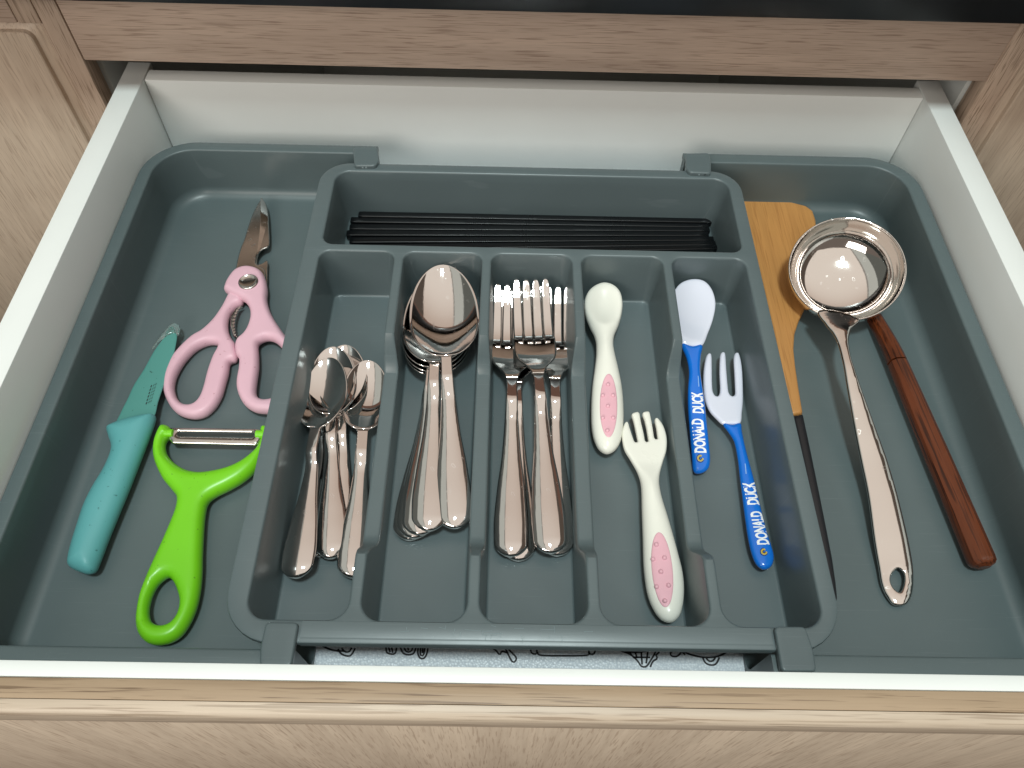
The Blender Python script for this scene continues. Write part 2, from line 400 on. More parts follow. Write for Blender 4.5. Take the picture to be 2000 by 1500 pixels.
def door(xa, sgn):
    """panelled door whose inner edge is at xa, growing outward (sgn)"""
    stile = 0.0145; y0 = YR; zt = ZR1; z0 = 0.12; W = 0.40
    zi = zz(0.876)                                     # lower edge of top rail
    def X(a): return xa + sgn * a
    d = box('door', min(X(.003), X(W)), max(X(.003), X(W)), y0 + .0125, y0 + .018, z0, zt, M['oak_z2'], cab, .0004)
    def sub(name, a0, a1, ya, yb, za, zb, mat, bev=.0012):
        x0, x1 = sorted((X(a0), X(a1)))
        o = link(name, boxmesh(x0, x1, ya, yb, za, zb, bev), mat, None, True, 40)
        o.parent = d; o.matrix_parent_inverse = Matrix.Identity(4)
        o.data.transform(Matrix.Translation(-Vector(cab.location))) ; return o
    sub('stile', .0004, stile - .0002, y0, y0 + .012, z0, zt, M['oak_z2'])
    sub('bead', stile + .0002, stile + .0022, y0 + .0015, y0 + .012, z0, zi, M['oak_z2'], .0008)
    sub('corner_block', stile + .0003, .0284, y0 + .0003, y0 + .012, zi, zt, M['oak_z2'], .0005)
    sub('top_rail', .0287, W, y0, y0 + .012, zi, zt, M['oak_x'])
    # raised panel with a rounded upper corner and a sloping border
    def rr(inset, r):
        a0, a1 = stile + .0026 + inset*1.0, W - .03; z1 = zi - .0006 - inset*.72
        pts = [(a0, z0 + inset), (a1, z0 + inset), (a1, z1)]
        for k in range(9):
            t = math.pi / 2 * k / 8; pts.append((a0 + r - r * math.sin(t), z1 - r + r * math.cos(t)))
        return pts
    rings = []
    for inset, r, y in ((0, .007, y0 + .0122), (.0004, .007, y0 + .0105), (.0090, .005, y0 + .0058), (.0096, .005, y0 + .0030), (.0104, .0045, y0 + .0022)):
        rings.append([(X(a), y, z) for a, z in rr(inset, r)])
    n = len(rings[0]); V = [p for r_ in rings for p in r_]; F = []
    for i in range(len(rings) - 1):
        for j in range(n): F.append((i*n+j, i*n+(j+1) % n, (i+1)*n+(j+1) % n, (i+1)*n+j))
    F.append(tuple(range((len(rings)-1)*n, len(rings)*n)))
    me = mesh(V, F)
    me.transform(Matrix.Translation(-Vector(cab.location)))
    o = link('raised_panel', me, M['oak_z'], None, True, 25); o.parent = d
    return d
door(RX0, -1); door(RX1, 1)

ct = link('countertop', boxmesh(-.75, .80, 1.335 * S, 1.335 * S + .60, zz(0.772), zz(0.772) + .035, .002), M['stone'], None, True, 40)
tag(ct, 'black stone worktop edge above the oak rail at the top of the picture', 'countertop')

# ================================================================== drawer
DX0, DX1, DY0, DY1 = -0.781 * S, 0.894 * S, 0.2435 * S, 1.4425 * S
ZF = zz(1.2317)
dr = empty('drawer', (0, DY0, ZF - .016))
tag(dr, 'open white kitchen drawer with light oak front, pulled out of the cabinet', 'drawer')
WT = 0.0495 * S
box('side_panel', DX0 - WT, DX0, DY0 - .004, DY1 + .018, ZF - .012, zz(1.0), M['white'], dr, .0007)
box('side_panel', DX1, DX1 + WT, DY0 - .004, DY1 + .018, ZF - .012, zz(1.0), M['white'], dr, .0007)
box('back_panel', DX0 + .0002, DX1 - .0002, DY1, DY1 + .0112, ZF + .0002, zz(1.0) - .0008, M['white'], dr, .0006)
box('bottom_panel', DX0 + .0002, DX1 - .0002, DY0, DY1 + .014, ZF - .008, ZF, M['white'], dr, 0)
box('front_lining', -.52, .58, DY0 - .0058, DY0, ZF - .012, zz(1.0) + .0002, M['white'], dr, .0004)
yf1 = DY0 - .0060; yf0 = 0.1985 * S; yf = 0.1805 * S
# oak front: flat top edge, pale rounded bevel, vertical grained face
box('front_panel', -.56, .62, yf0, yf1, zz(1.0) - .30, zz(1.0) + .0002, M['oak_top'], dr, .0005)
zt = zz(1.0) + .0002
pr = [(yf0 - .0002, zt), (yf0 - .0002, zt - .012), (yf, zt - .012), (yf, zt - .0030), (yf + .0006, zt - .0016), (yf + .0018, zt - .0007), (yf + .0032, zt - .0002)]
V = [(x, y, z) for x in (-.56, .62) for y, z in pr]; n = len(pr)
F = [tuple(range(n)), tuple(range(n, 2*n))[::-1]] + [(i, (i+1) % n, n + (i+1) % n, n + i) for i in range(n)]
link('front_edge_moulding', mesh(V, F), M['oak_edge'], dr, True, 50)
box('front_face', -.56, .62, yf + .0002, yf0 - .0003, zz(1.0) - .30, zt - .0122, M['oak_z'], dr, .0003)

# liner with printed line drawings
ln = empty('drawer_liner', (0.05, DY0 + .02, ZF))
tag(ln, 'pale embossed liner sheet with black kitchen line drawings on the drawer floor', 'drawer liner')
box('sheet', DX0 + .003, DX1 - .003, DY0 + .0015, DY1 - .003, ZF + .0001, ZF + .0006, M['liner'], ln, 0)
HL = 1.2298
lines = [
 [(630,1262),(650,1270),(672,1272)], [(660,1268),(668,1278),(684,1281),(694,1266)], [(667,1266),(674,1273),(682,1273),(687,1265)],
 [(754,1262),(756,1275),(771,1277),(775,1262)], [(759,1264),(762,1274)], [(765,1264),(767,1275)],
 [(781,1260),(786,1274),(796,1279),(808,1276),(813,1262)], [(788,1262),(794,1273),(803,1272),(807,1262)], [(796,1262),(798,1271)],
 [(818,1260),(816,1274),(820,1285),(828,1286),(834,1276),(836,1262)], [(822,1262),(821,1278),(827,1280),(830,1264)], [(826,1263),(825,1276)],
 [(955,1262),(968,1270),(976,1279),(980,1272),(990,1275)], [(984,1262),(990,1273),(1000,1292),(1006,1292),(1008,1284),(995,1270),(988,1260)],
 [(1036,1262),(1038,1275),(1048,1277),(1048,1266)], [(1050,1274),(1056,1280),(1100,1281),(1146,1280),(1150,1274)], [(1150,1266),(1151,1277),(1160,1277),(1164,1264)],
 [(1198,1266),(1215,1272),(1232,1279),(1246,1292),(1252,1301),(1262,1302),(1272,1288),(1280,1274),(1284,1264)],
 [(1212,1264),(1222,1275)],[(1224,1264),(1233,1279)],[(1238,1264),(1244,1286)],[(1252,1266),(1254,1298)],[(1266,1266),(1262,1296)],[(1218,1272),(1240,1274),(1262,1272),(1278,1268)],
 [(1236,1284),(1252,1284),(1270,1284)],[(1284,1266),(1287,1274),(1281,1280),(1284,1286),(1275,1292),(1270,1303)],
 [(1334,1268),(1324,1281),(1313,1282),(1309,1276),(1318,1270),(1330,1272),(1338,1279)],[(1330,1270),(1350,1279),(1376,1284),(1402,1282),(1422,1272)],
 [(1372,1283),(1377,1294),(1387,1299),(1398,1297),(1405,1284)],[(1379,1285),(1384,1291),(1392,1291),(1397,1284)],
]
ms = []
for L in lines:
    P = np.array([on(x, y, HL)[:2] for x, y in L]); P = catmull(P, closed=False, n=5)
    ms.append(ribbon(P, 0.00085, ZF + .00072))
for q in ms: link('line_drawing', q, M['print_k'], ln, False)

# ================================================================== cutlery tray
def rrect(x0, x1, y0, y1, r, inset=0.0, n=8, sp=0.003):
    """rounded rectangle with equal point count for equal x0..y1; r = (bl, br, tr, tl)"""
    pts = []
    cs = [(x0 + r[0], y0 + r[0], r[0], math.pi), (x1 - r[1], y0 + r[1], r[1], 1.5*math.pi), (x1 - r[2], y1 - r[2], r[2], 0), (x0 + r[3], y1 - r[3], r[3], .5*math.pi)]
    for i, (cx, cy, rr_, a0) in enumerate(cs):
        ri = max(rr_ - inset, rr_ * .3)
        # corner centre moves so the sides are inset by exactly `inset`
        dx = (inset + ri - rr_)
        ccx = cx + (dx if i in (0, 3) else -dx); ccy = cy + (dx if i in (0, 1) else -dx)
        for k in range(n + 1):
            t = a0 + math.pi/2 * k / n; pts.append((ccx + ri*math.cos(t), ccy + ri*math.sin(t)))
        nx = cs[(i+1) % 4]
        m = int((abs(nx[0]-cx) + abs(nx[1]-cy)) / sp)
        nri = max(nx[2] - inset, nx[2]*.3); ndx = inset + nri - nx[2]; j = (i+1) % 4
        ex = nx[0] + (ndx if j in (0, 3) else -ndx) + nri*math.cos(nx[3]); ey = nx[1] + (ndx if j in (0, 1) else -ndx) + nri*math.sin(nx[3])
        sx, sy = pts[-1]
        for k in range(1, m): pts.append((sx + (ex-sx)*k/m, sy + (ey-sy)*k/m))
    return np.array(pts)
def sstep(a, b, x):
    t = np.clip((x - a) / (b - a), 0, 1); return t*t*(3 - 2*t)
U = S
comps_front = [(-.3625, -.2173), (-.1998, -.0470), (-.0295, .1278), (.1455, .3045), (.3215, .466)]
divs = [(a[1] + b[0]) / 2 * U for a, b in zip(comps_front[:-1], comps_front[1:])]
DROP = (1.160 - H_RIM_C) * S
def drop(x, y):
    f = np.zeros_like(x)
    for d in divs: f = np.maximum(f, (np.abs(x - d) < .0075).astype(float))
    return DROP * f * sstep(.425*U, .478*U, y) * (1 - sstep(.805*U, .845*U, y))
def pocket(x0, x1, y0, y1, r, hr, hf, draft, fil, lipr=0.0012, dropf=None):
    """rings from the rim down the walls, round the fillet to the floor"""
    zr, zf = zz(hr), zz(hf); rings = []; Hh = zr - zf
    base = rrect(x0, x1, y0, y1, r)
    dp = dropf(base[:, 0], base[:, 1]) if dropf is not None else np.zeros(len(base))
    prof = []   # (kind, offset outward from wall line, dz)
    for k in range(5):
        t = math.pi/2 * k/4; prof.append((-lipr * (1 - math.sin(t)), lipr * (1 - math.cos(t)), 'top'))
    for k in (.2, .4, .6, .8): prof.append((0, k, 'wall'))
    for k in range(7):
        t = math.pi/2 * k/6; prof.append((fil*(1 - math.cos(t)), fil*(1 - math.sin(t)), 'bot'))
    for off, dz, kind in prof:
        if kind == 'top': z = zr - dp - dz
        elif kind == 'wall': z = (zr - dp - lipr) + ((zf + fil) - (zr - dp - lipr)) * dz
        else: z = np.full(len(base), zf + dz)
        ins = draft * (zr - z) / Hh + off
        # per point inset
        full = rrect(x0, x1, y0, y1, r, 0.0); far = rrect(x0, x1, y0, y1, r, 0.004)
        dirv = (far - full) / 0.004
        P = full + dirv * ins[:, None]
        rings.append(np.c_[P, z])
    return rings
def tray_mesh(pockets, outer, hr, dropf, lip, open_end=None, shell=True):
    """rim sheet with pockets, outer lip and outer shell"""
    V = []; F = []
    loops = []
    for rings in pockets:
        n = len(rings[0]); k = len(V)
        for rg in rings: V += rg.tolist()
        for i in range(len(rings)-1):
            for j in range(n): F.append((k+i*n+j, k+i*n+(j+1) % n, k+(i+1)*n+(j+1) % n, k+(i+1)*n+j))
        F.append(tuple(k + (len(rings)-1)*n + j for j in range(n)))
        loops.append((k, n))
    # outer ring
    O = outer; n = len(O); k0 = len(V)
    T = np.roll(O, -1, 0) - np.roll(O, 1, 0); T /= np.linalg.norm(T, axis=1)[:, None]; N = np.c_[T[:, 1], -T[:, 0]]
    zr = zz(hr)
    prof = [(-.0010, 0), (-.0003, -.0003), (0, -.0010), (0, -lip), (-.0015, -lip), (-.0060, -lip + .0005)]
    if shell: prof += [(-.0072, -.012), (-.0095, zz(H_FLOOR_C) - .0010 - zr + .002), (-.013, zz(H_FLOOR_C) - .0010 - zr)]
    for off, dz in prof: V += np.c_[O + N*off, np.full(n, zr + dz)].tolist()
    for i in range(len(prof)-1):
        for j in range(n): F.append((k0+i*n+j, k0+i*n+(j+1) % n, k0+(i+1)*n+(j+1) % n, k0+(i+1)*n+j))
    if shell: F.append(tuple(k0 + (len(prof)-1)*n + j for j in range(n)))
    # rim sheet
    idx = list(range(k0, k0+n)); edges = [(i, (i+1) % n) for i in range(n)]
    for k, m in loops:
        s = len(idx); idx += list(range(k, k+m)); edges += [(s+i, s+(i+1) % m) for i in range(m)]
    P = np.array([V[i][:2] for i in idx])
    r = delaunay_2d_cdt([Vector(p) for p in P.tolist()], edges, [], 0, 1e-8)
    VV = np.array([tuple(v) for v in r[0]]); TT = np.array(r[2]); cen = VV[TT].mean(1)
    ok = inside(cen, np.array([V[i][:2] for i in range(k0, k0+n)]))
    for k, m in loops: ok &= ~inside(cen, np.array([V[i][:2] for i in range(k, k+m)]))
    mp = [ (src[0] if src else 0) for src in r[3]]
    for a, b, c in TT[ok].tolist(): F.append((idx[mp[a]], idx[mp[b]], idx[mp[c]]))
    return mesh(V, F)

tr = empty('cutlery_tray', (0.05, .25, ZF + .0006))
tag(tr, 'grey plastic expandable cutlery tray with a sliding centre section, filling the drawer', 'cutlery tray')
pk = []
rf, rb = .030*U, .018*U
for a, b in comps_front:
    pk.append(pocket(a*U, b*U, .3276*U, 1.044*U, (rf, rf, .022*U, .022*U), H_RIM_C, H_FLOOR_C, .0024, .0014, dropf=drop))
pk.append(pocket(-.3625*U, .466*U, 1.0625*U, 1.274*U, (.022*U, .022*U, .032*U, .032*U), H_RIM_C, H_FLOOR_C, .0030, .0018))
outer = rrect(-.395*U, .4925*U, .2945*U, 1.2995*U, (.075*U, .075*U, .062*U, .062*U))
centre = link('sliding_centre', tray_mesh(pk, outer, H_RIM_C, drop, .0030), M['tray'], tr, True, 38)
# front bar of the centre section, stepping down over the front
xa, xb = on(587, 1240, H_RIM_C)[0], on(1507, 1245, H_RIM_C)[0]
yb0 = .2960*U
prf = [(yb0 - .0006, -.0040), (yb0 - .0008, -.0028), (yb0 - .0003, -.0012), (yb0 + .0010, -.0002), (yb0 + .0026, .0004), (yb0 + .0088, .0004), (yb0 + .0094, -.0008), (yb0+.0060, -.0044)]
V = [(x, y, zz(H_RIM_C) + z) for x in (xa, xb) for y, z in prf]; n = len(prf)
F = [tuple(range(n)), tuple(range(n, 2*n))[::-1]] + [(i, (i+1) % n, n+(i+1) % n, n+i) for i in range(n)]
link('front_bar', mesh(V, F), M['tray'], tr, True, 35)
# scuffs on the bar
sc = []
for _ in range(26):
    x = rng.normal(960, 90); y = rng.uniform(1222, 1243); a = rng.choice([0, 1], p=[.45, .55])
    q0 = on(x, y, H_RIM_C)[:2]; q1 = q0 + (np.array([rng.uniform(.002, .007), rng.normal(0, .0003)]) if a == 0 else np.array([rng.normal(0, .0004), -rng.uniform(.001, .003)]))
    sc.append(ribbon([q0, (q0+q1)/2, q1], .00016, zz(H_RIM_C) + .00035 + .0002))
link('scuff_mark', join(sc), M['scuff'], tr, False)

def side_tray(sgn):
    """open ended side tray that runs under the centre section"""
    hr, hf = H_RIM_S, H_FLOOR_S
    if sgn < 0: xo, xi, xe = -.780*U, -.7535*U, -.286*U
    else: xo, xi, xe = .885*U, .8545*U, .384*U
    y0, y0i, y1i, y1 = .2620*U, .2900*U, 1.341*U, 1.3665*U
    def path(off, rad, fillet_in):
        """open U path (front wall, end wall, back wall); off = inset from outer line"""
        X0 = abs(xo) - off; r = max(rad - off, .004)
        ya, yb = y0 + off, y1 - off
        pts = []
        E = abs(xe)
        m = 40
        for k in range(m): pts.append((E + (X0 - r - E)*k/m, ya))
        rfr = min(r, .024)
        rf_ = max(.020 - off, .006)
        pts = [(E + (X0 - rf_ - E)*k/m, ya) for k in range(m)]
        for k in range(11):
            t = -math.pi/2 + math.pi/2*k/10; pts.append((X0 - rf_ + rf_*math.cos(t), ya + rf_ + rf_*math.sin(t)))
        for k in range(1, 60): pts.append((X0, ya + rf_ + (yb - r - ya - rf_)*k/60))
        for k in range(13):
            t = math.pi/2*k/12; pts.append((X0 - r + r*math.cos(t), yb - r + r*math.sin(t)))
        for k in range(1, m+1): pts.append((X0 - r + (E - X0 + r)*k/m, yb))
        return np.array(pts)
    Rr = .105*U
    zr, zf = zz(hr), zz(hf); rim = abs(xo) - abs(xi)
    prof = [(rim + .010, zf), ]
    fil = .0070
    seq = []
    seq.append((.0042, zf - .0014)); seq.append((.0022, zr - .004)); seq.append((.0003, zr - .0038)); seq.append((0, zr - .0010)); seq.append((.0003, zr - .0003)); seq.append((.0010, zr))
    for k in range(5):
        t = math.pi/2*k/4; seq.append((rim - .0012 + .0012*math.sin(t), zr - .0012*(1 - math.cos(t))))
    for k in (.25, .5, .75): seq.append((rim + .0008*k, zr - .0012 - (zr - .0012 - zf - fil)*k))
    for k in range(9):
        t = math.pi/2*k/8; seq.append((rim + .0008 + fil*(1 - math.cos(t)), zf + fil*(1 - math.sin(t))))
    rings = [np.c_[path(o, Rr, 0), np.full(len(path(o, Rr, 0)), z)] for o, z in seq]
    n = len(rings[0]); V = np.vstack(rings); V[:, 0] *= sgn; V = V.tolist(); F = []
    for i in range(len(rings)-1):
        for j in range(n-1): F.append((i*n+j, i*n+j+1, (i+1)*n+j+1, (i+1)*n+j))
    F.append(tuple((len(rings)-1)*n + j for j in range(n)))           # floor
    F.append(tuple(j for j in range(n))[::-1])                          # underside
    F.append(tuple(i*n for i in range(len(rings))) ); F.append(tuple(i*n + n-1 for i in range(len(rings)))[::-1])
    a = (len(rings)-1)*n; F.append((0, n-1, a + n-1, a))
    me = mesh(V, F)
    o = link('side_tray', me, M['tray2'], tr, True, 38)
    return o
sl = side_tray(-1); sr = side_tray(1)

def clip(poly_px, h, parent, up=.0012, dn=.0045):
    P = np.array([on(x, y, h)[:2] for x, y in poly_px])
    P = P.tolist(); out = []
    for i in range(len(P)):     # round the corners a little
        a, b, c = np.array(P[i-1]), np.array(P[i]), np.array(P[(i+1) % len(P)])
        r = .0016; out += [b + (a-b)/np.linalg.norm(a-b)*r, b + .3*(a-b)/np.linalg.norm(a-b)*r + .3*(c-b)/np.linalg.norm(c-b)*r, b + (c-b)/np.linalg.norm(c-b)*r]
    z = zz(h)
    me = plate(np.array(out), up=up, dn=dn, rad=.0010, zmid=lambda x, y: z - .001 + 0*x, smooth=False, sp=.0008, grid=.003)
    me.transform(Matrix.Translation(-Vector(tr.location)))
    o = link('clip', me, M['tray'], None, True, 40); o.parent = parent
    return o
clip([(519, 1214), (583, 1215), (569, 1302), (506, 1302), (508, 1262)], 1.083, sl)
clip([(1512, 1223), (1573, 1223), (1589, 1268), (1596, 1312), (1527, 1312)], 1.083, sr)
clip([(690, 302), (689, 288), (737, 287), (741, 312), (733, 324), (692, 324)], 1.083, sl)
clip([(1340, 299), (1385, 298), (1389, 314), (1389, 339), (1347, 337), (1339, 326)], 1.083, sr)

# ================================================================== steel cutlery
def pch(xs, ys, x):
    """smooth monotone-ish interpolation"""
    xs = np.array(xs, float); ys = np.array(ys, float)
    h = np.diff(xs); d = np.diff(ys)/h; m = np.zeros(len(xs)); m[0] = d[0]; m[-1] = d[-1]
    for i in range(1, len(xs)-1):
        m[i] = 0 if d[i-1]*d[i] <= 0 else 2*d[i-1]*d[i]/(d[i-1]+d[i])
    i = np.clip(np.searchsorted(xs, x) - 1, 0, len(xs)-2); t = (x - xs[i])/h[i]
    return (2*t**3-3*t**2+1)*ys[i] + (t**3-2*t**2+t)*h[i]*m[i] + (-2*t**3+3*t**2)*ys[i+1] + (t**3-t**2)*h[i]*m[i+1]
def sheet_rings(s, wd, zc, cup, th, nv=17, yc=None):
    rings = []
    v = -np.cos(np.linspace(0, math.pi, nv)); v = .5*v + .5*np.linspace(-1, 1, nv)
    for i in range(len(s)):
        y = v * wd[i] + (0 if yc is None else yc[i]); z = zc[i] - cup[i]*(1 - v*v); t = th[i]/2
        e = min(t*.7, wd[i]*.4)
        top = np.c_[np.full(nv, s[i]), y, z + t]; bot = np.c_[np.full(nv, s[i]), y, z - t][::-1]
        rr_ = np.array([[s[i], y[-1] + e, z[-1]]]); ll = np.array([[s[i], y[0] - e, z[0]]])
        rings.append(np.vstack([top, rr_, bot, ll]))
    return rings
def spoon_rings(L, Lb, Wb, Wh, depth, zb, arch, th=.0014, wn=.0026):
    """steel spoon along +x: handle end at 0, bowl tip at L"""
    s = np.unique(np.r_[L*.5*(1-np.cos(np.linspace(0, math.pi, 110))), np.linspace(0, .004, 9), np.linspace(L-Lb-.012, L-Lb+.012, 20), L - .003*(np.linspace(0, 1, 9)**2)])
    cb = L - Lb/2; x = (s - cb)/(Lb/2)
    egg = np.where(x < 0, .5, .5)
    wb = Wb*np.clip(1 - np.abs(x)**2.15, 0, 1)**.5 * (1 - .10*x)
    hw = pch([0, .04*L, .10*L, .2*L, .35*L, .50*L, L-Lb-.006, L-Lb+.02, L], [Wh*.80, Wh*.97, Wh, Wh*.86, Wh*.52, Wh*.34, wn, wn*1.05, wn*.2], s)
    r = Wh*.85; endc = np.where(s < r, np.clip(1 - (1 - s/r)**2, 0, 1)**.5, 1); hw = hw*np.maximum(endc, .04)
    bl = sstep(L-Lb-.002, L-Lb+.016, s)
    w_ = np.where(x > -1, (hw**4*(1-bl) + wb**4)**.25, hw)
    w_ = np.maximum(w_, .0003)
    wbn = np.clip(wb/Wb, 0, 1)
    cup = depth*wbn**1.7 * np.where(x > -1, 1, 0)
    cup = cup - .0023*(1 - sstep(L-Lb-.03, L-Lb, s)) * (hw/Wh)          # handle slightly crowned
    zc = pch([0, .06*L, .2*L, .45*L, L-Lb-.012, L-Lb+.004, L-Lb*.55, L], [.0018, .0022, .0030, arch*.55, arch, arch*.97, zb, zb + .0012], s)
    thn = th*np.where(s < L-Lb-.02, 1.25, 1.0)
    thn = np.where(x > -1, th*.8, thn)
    return s, sheet_rings(s, w_, zc, cup, thn + 0*s)
def make_spoon(name, label, group, L, Lb, Wb, Wh, depth, zb, arch):
    root = empty(name, (0, 0, 0)); tag(root, label, 'spoon', group)
    s, rings = spoon_rings(L, Lb, Wb, Wh, depth, zb, arch)
    k = int(np.argmin(np.abs(s - (L - Lb + .001))))
    link('handle', loft(rings[:k+1]), M['steel'], root, world=False)
    link('bowl', loft(rings[k:]), M['steel'], root, world=False)
    return root
def make_fork(name, label, group, L, Lh, Wb, Wh, arch, tine):
    root = empty(name, (0, 0, 0)); tag(root, label, 'fork', group)
    def zf(s): return pch([0, .06*L, .2*L, .45*L, L-Lh-.014, L-Lh-.002, L-Lh*.72, L-Lh*.50, L-Lh*.2, L], [.0018, .0022, .003, arch*.55, arch, arch*.93, arch*.42, .0034, .0082, .0150], s)
    s = np.unique(np.r_[np.linspace(0, L-tine+.002, 120), np.linspace(0, .004, 8)])
    hw = pch([0, .04*L, .10*L, .2*L, .35*L, .50*L, L-Lh-.004, L-Lh+.004, L-Lh+.014, L-Lh+.022, L], [Wh*.80, Wh*.97, Wh, Wh*.86, Wh*.52, Wh*.34, .0025, .0042, Wb*.88, Wb, Wb], s)
    r = Wh*.85; hw = hw*np.maximum(np.where(s < r, np.clip(1 - (1 - s/r)**2, 0, 1)**.5, 1), .04)
    cup = np.where(s > L-Lh, .0012*sstep(L-Lh, L-Lh+.02, s), -.0023*hw/Wh*(1 - sstep(L-Lh-.03, L-Lh, s)))
    th = np.where(s < L-Lh-.02, .0018, .0014)
    rings = sheet_rings(s, hw, zf(s), cup, th)
    k = int(np.argmin(np.abs(s - (L - Lh))))
    link('handle', loft(rings[:k+1]), M['steel'], root, world=False)
    parts = [loft(rings[k:])]
    for i in range(4):
        c = (-.75 + .5*i)*Wb
        ss = np.linspace(L-tine-.002, L, 26); t = np.clip((ss - (L-tine))/tine, 0, 1)
        ww = Wb*(.205 - .035*t)*np.clip(1 - ((t - .86)/.14).clip(0, 1)**2, .02, 1)**.5
        cupb = .0012*(1 - (c/Wb)**2)
        parts.append(loft(sheet_rings(ss, ww, zf(ss) - cupb, 0*ss, .0015 + 0*ss, nv=7, yc=c*(1 - .03*t))))
    link('head', join(parts), M['steel'], root, world=False)
    return root
def copy_thing(root, label):
    r = root.copy(); COL.objects.link(r); r['label'] = label
    for ch in list(root.children):
        c = ch.copy(); COL.objects.link(c); c.parent = r; c.matrix_parent_inverse = Matrix.Identity(4)
    return r
def lay(o, end_px, tip_px, h_end, h_tip, L, dz=0.0, tilt=0.0, roll=0.0):
    """lay a utensil with its handle end and tip at two points of the compartment"""
    a, b = on(*end_px, h_end), on(*tip_px, h_tip)
    v = b - a; ang = math.atan2(v[1], v[0]); ln_ = math.hypot(v[0], v[1])
    o.location = (a[0], a[1], zz(H_FLOOR_C) + dz)
    o.rotation_mode = 'XYZ'; o.rotation_euler = (roll, -tilt, ang)
    o.scale = (ln_/L,)*3
    return ln_
def plen(a, b, ha, hb):
    v = on(*b, hb) - on(*a, ha); return math.hypot(v[0], v[1])

HF = H_FLOOR_C
# dinner spoons
Lds = plen((889, 1036), (864, 514), 1.195, 1.112)
print('dinner spoon', Lds)
dsg = 'stainless dinner spoons stacked in the second compartment'
sp = make_spoon('dinner_spoon', 'steel dinner spoon on top of the stack, whole bowl showing, handle end furthest right', dsg, Lds, Lds*.405, .0194, .0085, .0075, .0085, .0120)
def dup_spoon(lab): return copy_thing(sp, lab)
ST = .0024
cfg = [(sp, (889, 1036), (864, 514), 1.190, .0085, .085),
       (dup_spoon('steel dinner spoon second in the stack, left handle uppermost with a bright glint'), (838, 1043), (858, 560), 1.194, .0085, .026),
       (dup_spoon('steel dinner spoon third in the stack, handle tip just left of the glinting one'), (819, 1050), (860, 560), 1.199, .0062, .014),
       (dup_spoon('steel dinner spoon fourth in the stack, second handle tip from the left of the pile'), (808, 1055), (864, 565), 1.204, .0038, .006),
       (dup_spoon('steel dinner spoon at the bottom of the stack with its handle end furthest left'), (798, 1057), (868, 568), 1.209, .0012, 0)]
for o, e, t, h, dz, tl in cfg: lay(o, e, t, h, h - .035, Lds, dz, tl); o.scale = (1, 1, 1)

# teaspoons
Lts = plen((578, 1134), (648, 702), 1.20, 1.17)
print('teaspoon', Lts)
tsg = 'small stainless teaspoons in the leftmost compartment'
ts = make_spoon('teaspoon', 'steel teaspoon at the far left, lying on top with a dark handle', tsg, Lts, Lts*.37, .0130, .0079, .0052, .0065, .0092)
def dup_tea(lab): return copy_thing(ts, lab)
cfg = [(ts, (580, 1133), (648, 703), 1.190, .0085, 0.0, -.18),
       (dup_tea('steel teaspoon mostly hidden, its bowl rim arching above the front left teaspoon'), (648, 1095), (650, 685), 1.203, .0045, 0, 0),
       (dup_tea('steel teaspoon whose bowl edge shows between the front left and right teaspoons'), (665, 1086), (672, 688), 1.209, .0020, 0, 0),
       (dup_tea('steel teaspoon with only a sliver of handle showing beside the dark leftmost handle'), (617, 1091), (655, 690), 1.213, .0002, 0, 0),
       (dup_tea('steel teaspoon on the right against the first divider with its full bowl visible'), (690, 1131), (714, 719), 1.200, .0040, 0, .12)]
for o, e, t, h, dz, tl, ro in cfg: lay(o, e, t, h, h - .025, Lts, dz, tl, ro); o.scale = (1, 1, 1)

# forks
Lfk = plen((998, 1091), (997, 562), 1.205, 1.165)
print('fork', Lfk)
fg = 'stainless dinner forks in the middle compartment'
fk = make_fork('dinner_fork', 'steel dinner fork on top at the left of the middle compartment', fg, Lfk, Lfk*.40, .0118, .0081, .0130, Lfk*.228)
def dup_fork(lab): return copy_thing(fk, lab)
cfg = [(fk, (998, 1091), (1000, 563), 1.200, .0050, 0),
       (dup_fork('steel dinner fork underneath the left one, handle edge showing at its right'), (1013, 1098), (1006, 568), 1.210, .0012, 0),
       (dup_fork('steel dinner fork in the centre lying over its neighbours, tines reaching furthest back'), (1076, 1086), (1035, 552), 1.192, .0085, .006),
       (dup_fork('steel dinner fork on the right of the middle compartment, partly under the centre fork'), (1087, 1088), (1080, 565), 1.207, .0020, 0)]
for o, e, t, h, dz, tl in cfg: lay(o, e, t, h, h - .03, Lfk, dz, tl); o.scale = (1, 1, 1)

# ================================================================== chopsticks
def chop_mesh(L):
    rings = []
    for s in np.r_[0, .0006, np.linspace(.003, L-.0006, 40), L]:
        t = s/L; a = .0025 - .0005*t; e = .82 if s in (0, L) else 1.0
        a *= e; k = .30
        pts = []
        for cx, cy in ((1, 1), (-1, 1), (-1, -1), (1, -1)):
            c = (a*(1-k)*cx, a*(1-k)*cy)
            for q in range(4):
                an = math.atan2(cy, cx) - math.pi/4 + math.pi/2*q/3; pts.append((s, c[0] + a*k*math.cos(an), c[1] + a*k*math.sin(an) + .0025))
        rings.append(pts)
    return loft([np.array(r) for r in rings])
Lc = plen((689, 399), (1380, 420), 1.20, 1.20); cm = chop_mesh(Lc)
